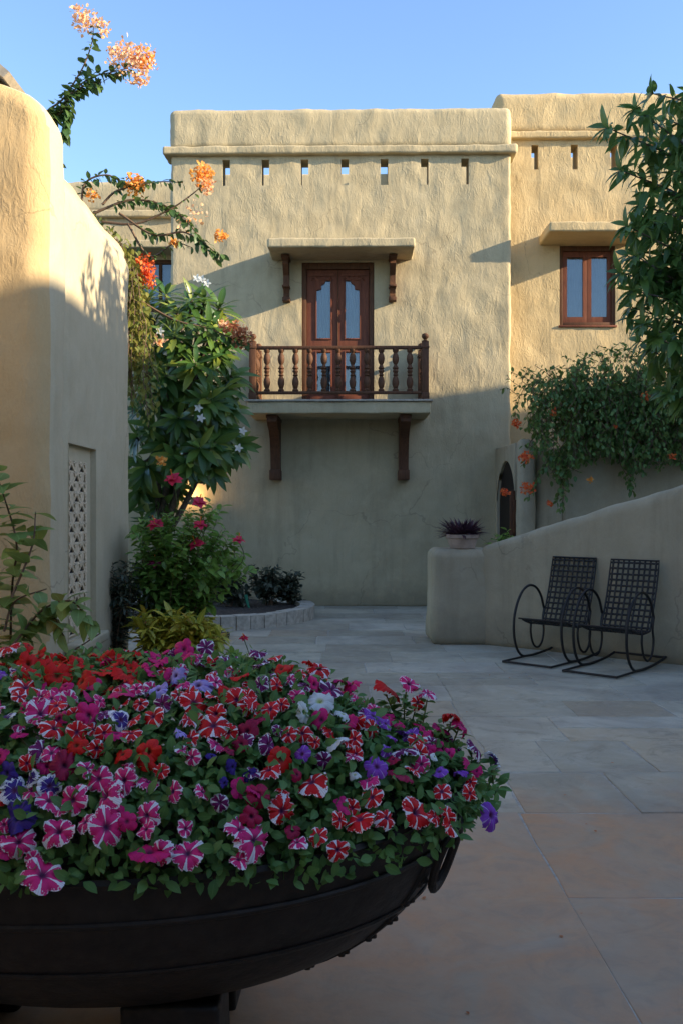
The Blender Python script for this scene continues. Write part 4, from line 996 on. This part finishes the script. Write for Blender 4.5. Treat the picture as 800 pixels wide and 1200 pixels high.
def hib_flower(parent, p, rad, mat, face):
    """five broad petals and a long staminal column"""
    ms = []
    n = Vector(face).normalized(); q = n.to_track_quat('Z', 'Y').to_matrix()
    for i in range(11):
        a = 2*math.pi*i/5.5+R.random()*.3; lift = .12 if i < 6 else .7; d = q @ Vector((math.cos(a), math.sin(a), lift)); ms.append(mat_from(p, d, q @ Vector((-math.cos(a)*lift, -math.sin(a)*lift, 1))+rv(.3), rad*R.uniform(.75, 1.05)*(1 if i < 6 else .75)))
    o = leafcloud('flower', T_HEART, ms, mat, parent, kind=None)
    st_ = MB().tube([p, p+n*rad*.5, p+n*rad*.95], [.003, .003, .006], 6).build('stamen', B_ORG, o)
hb = bush('hibiscus_bush', (-1.55, 8.25, 0), (-1.38, 8.25, .90), (.66, .42, .80), 52, 50, .085, T_OVAL, L_HIB, M_STEMB, 'tall green hibiscus bush with red and pink flowers beside the left wall', 'hibiscus', .007, .15, kids=4)
for (cx, cy, mt, r) in ((405, 122, B_HIB, .12), (468, 177, B_HIB, .10), (470, 230, B_HIB, .10), (365, 228, B_HIB, .11), (460, 275, B_HIB, .11), (365, 318, B_HIP, .10), (560, 265, B_HIB, .08), (345, 470, B_HIB, .08), (510, 475, B_HIB, .06), (572, 495, B_HIB, .06)):
    p = P(cx/2, 500+cy/2, 7.95+R.uniform(-.1, .1)); hib_flower(hb, p-hb.location, r*.85, mt, (R.uniform(-.6, .6), -1, R.uniform(1.2, 3.0)))
    MB().tube(curve_pts([Vector((p.x*.5-.77, 8.15, max(.3, p.z-.5)))-hb.location, p-hb.location+Vector((.02, .1, -.2)), p-hb.location], 4), .004, 5).build('flower_stalk', M_STEM, hb)
bush('croton_plant', (-1.30, 7.3, 0), (-1.27, 7.3, .40), (.40, .3, .22), 34, 75, .125, T_LANCE, L_CRO, M_STEMB, 'low yellow leaved croton behind the petunias', 'croton', .005, .0, kids=3)
bush('border_plant', (-.90, 6.6, 0), (-.86, 6.6, .20), (.30, .3, .20), 22, 70, .065, T_OVAL, L_HIB, M_STEM, 'small leafy green plant between the croton and the petunia bowl', 'plant', .004, kids=2)
bush('leafy_shrub', (-2.0, 7.9, 0), (-1.86, 7.95, .70), (.14, .32, .50), 16, 60, .07, T_LANCE, L_DRK, M_STEMB, 'thin dark leaved shrub against the end of the left wall', 'shrub', .005, kids=2)
for (x, y, w_, h, lb) in ((-1.02, 12.9, .28, .52, 'dark leaved low shrub near the right end of the curved curb'), (-1.55, 12.7, .34, .42, 'dark leaved low shrub in the middle of the bed below the wall'), (-.72, 13.1, .16, .34, 'smallest dark shrub at the tip of the curved bed')):
    e = bush('low_shrub', (x, y, .12), (x, y, .12+h*.5), (w_*1.2, w_*.8, h*.75), 20, 48, .085, T_OVAL, L_DRK, M_STEMB, lb, 'shrub', .005, kids=2); e['group'] = 'low dark shrubs in the flower bed'

# climber at the far left, large leaves
e = empty('climbing_plant', (-1.83, 5.0, 0), 0, label='sparse climber with large pale leaves at the left picture edge', cat='climbing plant'); ms = []; sm = MB()
D0 = 5.0
for pts_, sz, dn in (([(10, 900), (14, 700), (20, 640), (6, 585), (-8, 545)], .13, 44), ([(14, 700), (38, 640), (42, 600)], .11, 30), ([(12, 760), (50, 715), (85, 705), (108, 735)], .10, 48), ([(10, 770), (30, 745), (60, 722), (75, 745)], .10, 50), ([(5, 740), (18, 705), (55, 690)], .10, 18), ([(0, 780), (40, 790), (90, 760), (118, 742)], .07, 12), ([(10, 800), (-10, 720), (-20, 640)], .11, 14)):
    pts = [q-e.location for q in curve_pts([P(a, b, D0+R.uniform(-.12, .12)) for a, b in pts_], 6)]
    sm.tube(pts, [.008*(1-.6*i/len(pts)) for i in range(len(pts))], 6)
    ms += leaves_along(pts, dn, sz, 1.0, .12, .35, .01)
sm.tube([Vector((0, 0, 0)), P(10, 900, 5)-e.location], .009, 6)
sm.build('stem', M_STEMB, e); leaf_objs('leaf', T_HEART, ms, L_CLI, e)

# plumeria: trunk, fat branches, whorls of long leaves
pt = empty('plumeria_tree', (-2.0, 11.2, .1), 0, label='plumeria tree with long glossy leaf whorls and white flowers between the walls', cat='tree')
base = pt.location; tr = MB(); fork = P(186, 640, 11.2)
tr.tube([q-base for q in curve_pts([Vector((-2.15, 11.2, .1)), P(190, 680, 11.2), fork], 5)], [.075]*5+[.07]*5+[.06], 12); tr.build('trunk', M_BARK, pt)
br = MB(); ms = []; far = []
cen = P(205, 470, 11.35)
TP = [(225, 352, 11.0), (195, 345, 11.3), (245, 385, 10.8), (205, 395, 10.7), (180, 375, 11.1), (262, 415, 10.9), (230, 425, 10.6), (195, 440, 10.7), (270, 455, 10.8), (240, 470, 10.55), (210, 490, 10.6), (264, 500, 10.8), (180, 500, 10.9), (235, 525, 10.5), (205, 535, 10.6), (268, 530, 10.9), (258, 380, 11.0), (270, 400, 11.0), (172, 352, 11.1), (162, 372, 11.2), (262, 360, 11.2), (166, 575, 11.3), (188, 592, 11.3), (172, 548, 11.0), (160, 512, 11.2), (205, 568, 11.4), (176, 610, 11.5), (215, 540, 11.9), (190, 545, 12.0), (250, 548, 10.8), (170, 430, 11.2), (165, 480, 11.2), (195, 470, 11.9), (235, 440, 11.9), (215, 380, 11.9), (215, 455, 10.9), (185, 410, 10.8), (222, 500, 10.8), (195, 520, 10.9), (250, 440, 11.3), (160, 540, 11.5), (240, 500, 11.6), (275, 478, 10.9), (250, 470, 10.6), (285, 520, 11.0), (280, 440, 11.0), (225, 405, 10.8), (208, 365, 10.9), (240, 350, 11.2), (165, 400, 11.0), (180, 460, 10.8), (255, 520, 10.6), (222, 545, 10.5)]
limbs = [fork.lerp(P(a, b, 11.2), .55)+Vector((0, .1, 0)) for a, b in ((180, 430), (210, 400), (245, 430), (265, 500), (180, 530), (225, 520))]
for L0 in limbs:
    pts = [q-base for q in curve_pts([fork, fork.lerp(L0, .5)+Vector((0, .04, -.04)), L0], 4)]; br.tube(pts, [.05-.02*i/(len(pts)-1) for i in range(len(pts))], 8)
for (a, b, D) in TP:
    a = a if a < 245 else 245+(a-245)*.75
    tip = P(a, b, D); L0 = min(limbs, key=lambda q: (q-tip).length); pts = [q-base for q in curve_pts([L0, L0.lerp(tip, .5)+Vector((0, .03, -.08)), tip], 4)]
    br.tube(pts, [.03-.014*i/(len(pts)-1) for i in range(len(pts))], 7)
    t = ((tip-cen).normalized()*.8+Vector((0, -.35, .45))+rv(.25)).normalized(); nl = 21
    for i in range(nl):
        an = i*2.4+R.random()*.3; el = .35+1.15*(1-i/nl); o = t.orthogonal().normalized(); o = Matrix.Rotation(an, 3, t) @ o
        d = (o*math.sin(el)+t*math.cos(el)+Vector((0, 0, -.42)))
        m_ = mat_from(pts[-1]-t*.09*(1-i/nl), d, t+Vector((0, -.15, .25))+rv(.2), R.uniform(.22, .38))
        (far if D > 11.15 else ms).append(m_)
br.build('branches', M_BARK, pt); ms.sort(key=lambda m: m.translation.y); leaf_objs('leaf', T_PLU, ms+far, L_PLU, pt)
for (a, b, D) in ((237, 327, 10.9), (231, 326, 11.0), (243, 332, 10.9), (233, 478, 10.3), (285, 505, 10.5), (280, 525, 10.5), (188, 388, 10.5), (236, 490, 10.3)):
    p = P(a, b, D)-base; hf = []
    for i in range(5):
        an = 2*math.pi*i/5; hf.append(mat_from(p, (math.cos(an), -.35, math.sin(an)), (0, -1, .3), .055))
    leafcloud('flower', T_OVAL, hf, B_WHT, pt, kind=None)

# bougainvillea behind the left wall
bo = empty('bougainvillea', (-2.35, 9.3, 0), 0, label='tall bougainvillea with orange and peach flower sprays above the left wall', cat='bougainvillea')
base = bo.location; sm = MB(); ms = []; yl = []
def bpt(L_, D=9.3): return curve_pts([P(a, b, D+(c[0] if c else 0))-base for a, b, *c in L_], 6)
tr = MB().tube([Vector((0, 0, 0)), Vector((.03, 0, 1.5)), Vector((-.05, 0, 3.2)), P(95, 245, 9.3)-base], [.05, .045, .035, .02], 10); tr.build('trunk', M_BARK, bo)
arch = [([(85, 270), (50, 150), (75, 115), (97, 80), (108, 50), (110, 28)], 34, .085, .3), ([(80, 280), (60, 160), (80, 115), (105, 92), (130, 85), (150, 80)], 66, .095, .22),
        ([(95, 250), (100, 215), (125, 205), (145, 214), (165, 215)], 40, .085, .2), ([(120, 240), (135, 225), (160, 217), (190, 213), (215, 214)], 30, .08, .2),
        ([(110, 250), (150, 235), (185, 238), (215, 255), (240, 285), (262, 302)], 48, .09, .15), ([(140, 250), (180, 275), (215, 272), (235, 285), (255, 305)], 36, .08, .2),
        ([(120, 260), (160, 262), (200, 245), (225, 228), (240, 215)], 14, .055, .4), ([(160, 350), (205, 375), (245, 385), (268, 395), (290, 400)], 40, .08, .3),
        ([(55, 150), (68, 135), (80, 128), (74, 165)], 90, .095, .0), ([(60, 140), (85, 112), (100, 100), (120, 96)], 70, .09, .0), ([(150, 262), (175, 300), (205, 285), (225, 290)], 24, .07, .2)]
for pts_, dn, sz, st0 in arch:
    pts = bpt(pts_); sm.tube(pts, [.014-.010*i/(len(pts)-1) for i in range(len(pts))], 6); ms += leaves_along(pts, dn*1.4, sz*1.05, .9, st0, .55, .02)
for _ in range(105):      # dense yellow-green curtain down the end of the wall
    a = R.uniform(95, 162); b = 235+abs(a-90)*.9+R.uniform(0, 20); D = 9.2+R.uniform(-.2, .5); q = [P(a, b, D)-base]
    for j in range(4): q.append(q[-1]+Vector((R.uniform(-.06, .09), R.uniform(-.06, .06), -R.uniform(.15, .5))))
    pts = curve_pts(q, 4); sm.tube(pts, .004, 5); yl += leaves_along(pts, 36, .062, .9, 0, .3, .10)
o = sm.build('branches', M_STEMB, bo); leafcloud('leaves', T_OVAL, ms, L_BOU, bo); leafcloud('young_leaves', T_OVAL, yl, L_YEL, bo)
for (a, b, ra, rb_, n, mt) in ((155, 72, .25, .20, 230, B_PCH), (172, 68, .10, .12, 70, B_ORG), (148, 62, .12, .10, 60, B_PCH), (100, 25, .13, .13, 90, B_PCH), (92, 15, .10, .08, 30, B_PCH), (121, 32, .07, .10, 36, B_PCH), (165, 92, .09, .08, 40, B_PCH), (132, 60, .07, .09, 16, B_PCH),
                               (159, 217, .11, .12, 110, B_ORG), (238, 206, .13, .13, 120, B_ORG), (243, 218, .08, .09, 40, B_PCH), (259, 277, .08, .06, 46, B_ORG), (206, 287, .05, .05, 24, B_ORG), (107, 229, .08, .06, 34, B_ORG), (170, 312, .10, .14, 110, B_RED), (175, 328, .08, .09, 50, B_RED), (165, 330, .05, .08, 26, B_ORG),
                               (283, 395, .11, .13, 110, B_BRN), (272, 385, .10, .07, 50, B_BRN), (262, 380, .07, .05, 24, B_PCH), (188, 400, .07, .06, 24, B_PCH), (190, 540, .05, .05, 22, B_ORG), (230, 250, .10, .14, 18, B_PCH), (215, 262, .1, .1, 10, B_PCH)):
    D = 9.3; cluster('flower_cluster', P(a, b, D)-base, (ra, ra, rb_), n, .040, mt, bo)

# vine over the terrace wall
vi = empty('hanging_vine', (5.0, 12.9, 0), 0, label='dense dark vine with a few orange flowers hanging over the terrace wall', cat='vine')
base = vi.location; sm = MB(); ms = []
sm.tube(curve_pts([(0, 0, 0), (.05, .05, 1.5), (-.05, 0, 3.0), (-.3, -.3, 3.35)], 4), .03, 8)
def vlow(px):   # lowest hanging edge of the mass, by column
    xs = [600, 620, 640, 655, 668, 690, 720, 740, 760, 800, 860]; ys = [480, 520, 535, 580, 560, 535, 540, 565, 545, 545, 545]
    return float(np.interp(px, xs, ys))
def vtop(px):
    xs = [600, 615, 640, 670, 700, 730, 760, 800, 860]; ys = [462, 445, 442, 430, 418, 412, 420, 425, 425]; return float(np.interp(px, xs, ys))
for _ in range(560):
    a = R.uniform(628, 850); t0 = vtop(a); lo_ = vlow(a); D = 12.35+R.uniform(-.28, .3)
    b = t0+R.random()**1.3*(lo_-t0)*.85; q = [P(a, b, D)-base]; ln = R.uniform(20, 60)
    for j in range(3):
        nb = b+ln*(j+1)/3; 
        if nb > lo_: break
        q.append(P(a+R.uniform(-14, 10), nb, D-.05*j)-base)
    if noise.noise(Vector((a*.035, b*.05, 3.3))) < -.12 and R.random() < .8: continue
    if len(q) < 2: q.append(q[0]+Vector((-.2, 0, -.1)))
    pts = curve_pts(q, 3); sm.tube(pts, .004, 5); ms += leaves_along(pts, 46, .070, .9, 0, .45, .09)
for _ in range(60):
    a = R.uniform(606, 850); b = vtop(a)+12; q = P(a, b, 12.4+R.uniform(-.2, .3))-base; pts = curve_pts([q, q+Vector((R.uniform(-.2, .1), 0, .12)), q+Vector((R.uniform(-.35, .15), 0, R.uniform(.1, .3)))], 4)
    sm.tube(pts, .004, 5); ms += leaves_along(pts, 30, .07, .9, .1, .1, .02)
for pts_ in ([(640, 470), (615, 462), (604, 470), (603, 490)], [(660, 500), (640, 520), (625, 530), (612, 545)], [(655, 540), (656, 570), (650, 590)], [(645, 535), (628, 560), (618, 585)], [(650, 545), (660, 575), (655, 600)], [(745, 520), (738, 560), (742, 580)]):
    pts = curve_pts([P(x, y, 12.15)-base for x, y in pts_], 5); sm.tube(pts, .004, 5); ms += leaves_along(pts, 40, .075, .9, 0, .4, .02)
o = sm.build('stems', M_STEMB, vi); o['kind'] = 'stuff'; leafcloud('leaves', T_OVAL, ms, L_VIN, vi)
for (a, b, r_, n, mt) in ((604, 496, .06, 34, B_RED), (615, 536, .09, 54, B_RED), (617, 572, .09, 50, B_RED), (591, 577, .06, 34, B_RED), (643, 590, .04, 14, B_RED), (690, 562, .04, 14, B_ORG), (755, 465, .06, 22, B_RED), (786, 535, .05, 16, B_RED), (648, 484, .05, 12, B_RED), (720, 500, .04, 8, B_RED)):
    cluster('flower_cluster', P(a, b, 12.05)-base, (r_, r_, r_*.9), n, .04, mt, vi)
bush('gate_plant', (2.15, 11.9, 0), (2.1, 11.9, 1.0), (.22, .15, .22), 12, 40, .08, T_OVAL, L_HIB, M_STEM, 'light green plant growing below the arched gateway behind the pillar', 'plant', .005, kids=1)

# tree at the right edge, trunk just out of the picture
rt = empty('broadleaf_tree', (3.35, 6.95, 0), 0, label='dark leafy tree reaching in from the right picture edge', cat='tree')
base = rt.location; tr = MB().tube(curve_pts([(0, 0, -.05), (.02, 0, 1.2), (-.06, .03, 2.4), (-.02, 0, 3.4), (-.1, 0, 4.3)], 5), [.10-.0035*i for i in range(21)], 12); tr.build('trunk', M_BARK, rt)
ms = []; lm_ = []
TB = [(790, 470), (775, 440), (760, 410), (740, 360), (728, 320), (745, 300), (735, 265), (750, 240), (728, 200), (712, 150), (745, 128), (765, 110), (780, 140), (760, 180), (770, 220), (780, 270), (765, 320), (780, 350), (790, 400), (795, 300), (795, 200), (800, 170), (742, 340), (755, 380), (775, 300), (790, 250), (760, 260), (748, 320), (770, 395), (795, 440), (750, 400), (785, 460), (735, 300)]
TB += [(R.uniform(805, 960), R.uniform(110, 470)) for _ in range(34)]
TB += [(R.uniform(862, 1010), R.uniform(-75, 60)) for _ in range(20)]
for (a, b) in TB:
    D = 6.75+R.uniform(-.35, .45) if b > 60 or a < 805 else R.uniform(5.7, 7.3); tip = P(a, b, D)-base; s_ = Vector((-.05, 0, max(1.9, min(4.25, tip.z-.55)))); mid = s_.lerp(tip, .5)+Vector((0, 0, .10))+rv(.08)
    pts = curve_pts([s_, mid, tip], 7); m = MB().tube(pts, [.016-.012*i/(len(pts)-1) for i in range(len(pts))], 6); m.build('branch', M_BARK, rt)
    mm_ = leaves_along(pts, 44, .145, .75, .42, .35, .02, .3)
    for _ in range(3):
        j = R.randrange(7, len(pts)-1); k2 = pts[j]+rv(.2)+Vector((-.05, 0, .05)); tw_ = curve_pts([pts[j], pts[j].lerp(k2, .5), k2], 3); mm_ += leaves_along(tw_, 40, .15, .7, .1, .35, .0, .3)
    # rosette at the tip
    t = (pts[-1]-pts[-3]).normalized()
    for i in range(9):
        o = Matrix.Rotation(i*2.4, 3, t) @ t.orthogonal().normalized(); mm_.append(mat_from(pts[-1], o*.8+t*.6+Vector((0, 0, -.15)), t+Vector((0, 0, .6)), R.uniform(.11, .175)))
    if a < 805: ms += mm_
    else: lm_ += mm_
ms.sort(key=lambda m: m.translation.x); leaf_objs('leaf', T_LANCE, ms+lm_, L_TRE, rt)

# fallen petals and dry leaves on the paving
ms = [mat_from((R.gauss(.35, .7), R.uniform(2.6, 8.5), .004+R.random()*.003), (R.gauss(0, 1), R.gauss(0, 1), .05), Vector((0, 0, 1))+rv(.12), R.uniform(.010, .022)) for _ in range(46)]
o = leafcloud('fallen_petals', T_BRACT, ms, B_BRN); tag(o, 'faded petals and leaf bits scattered on the stone paving round the bowl', 'petals')
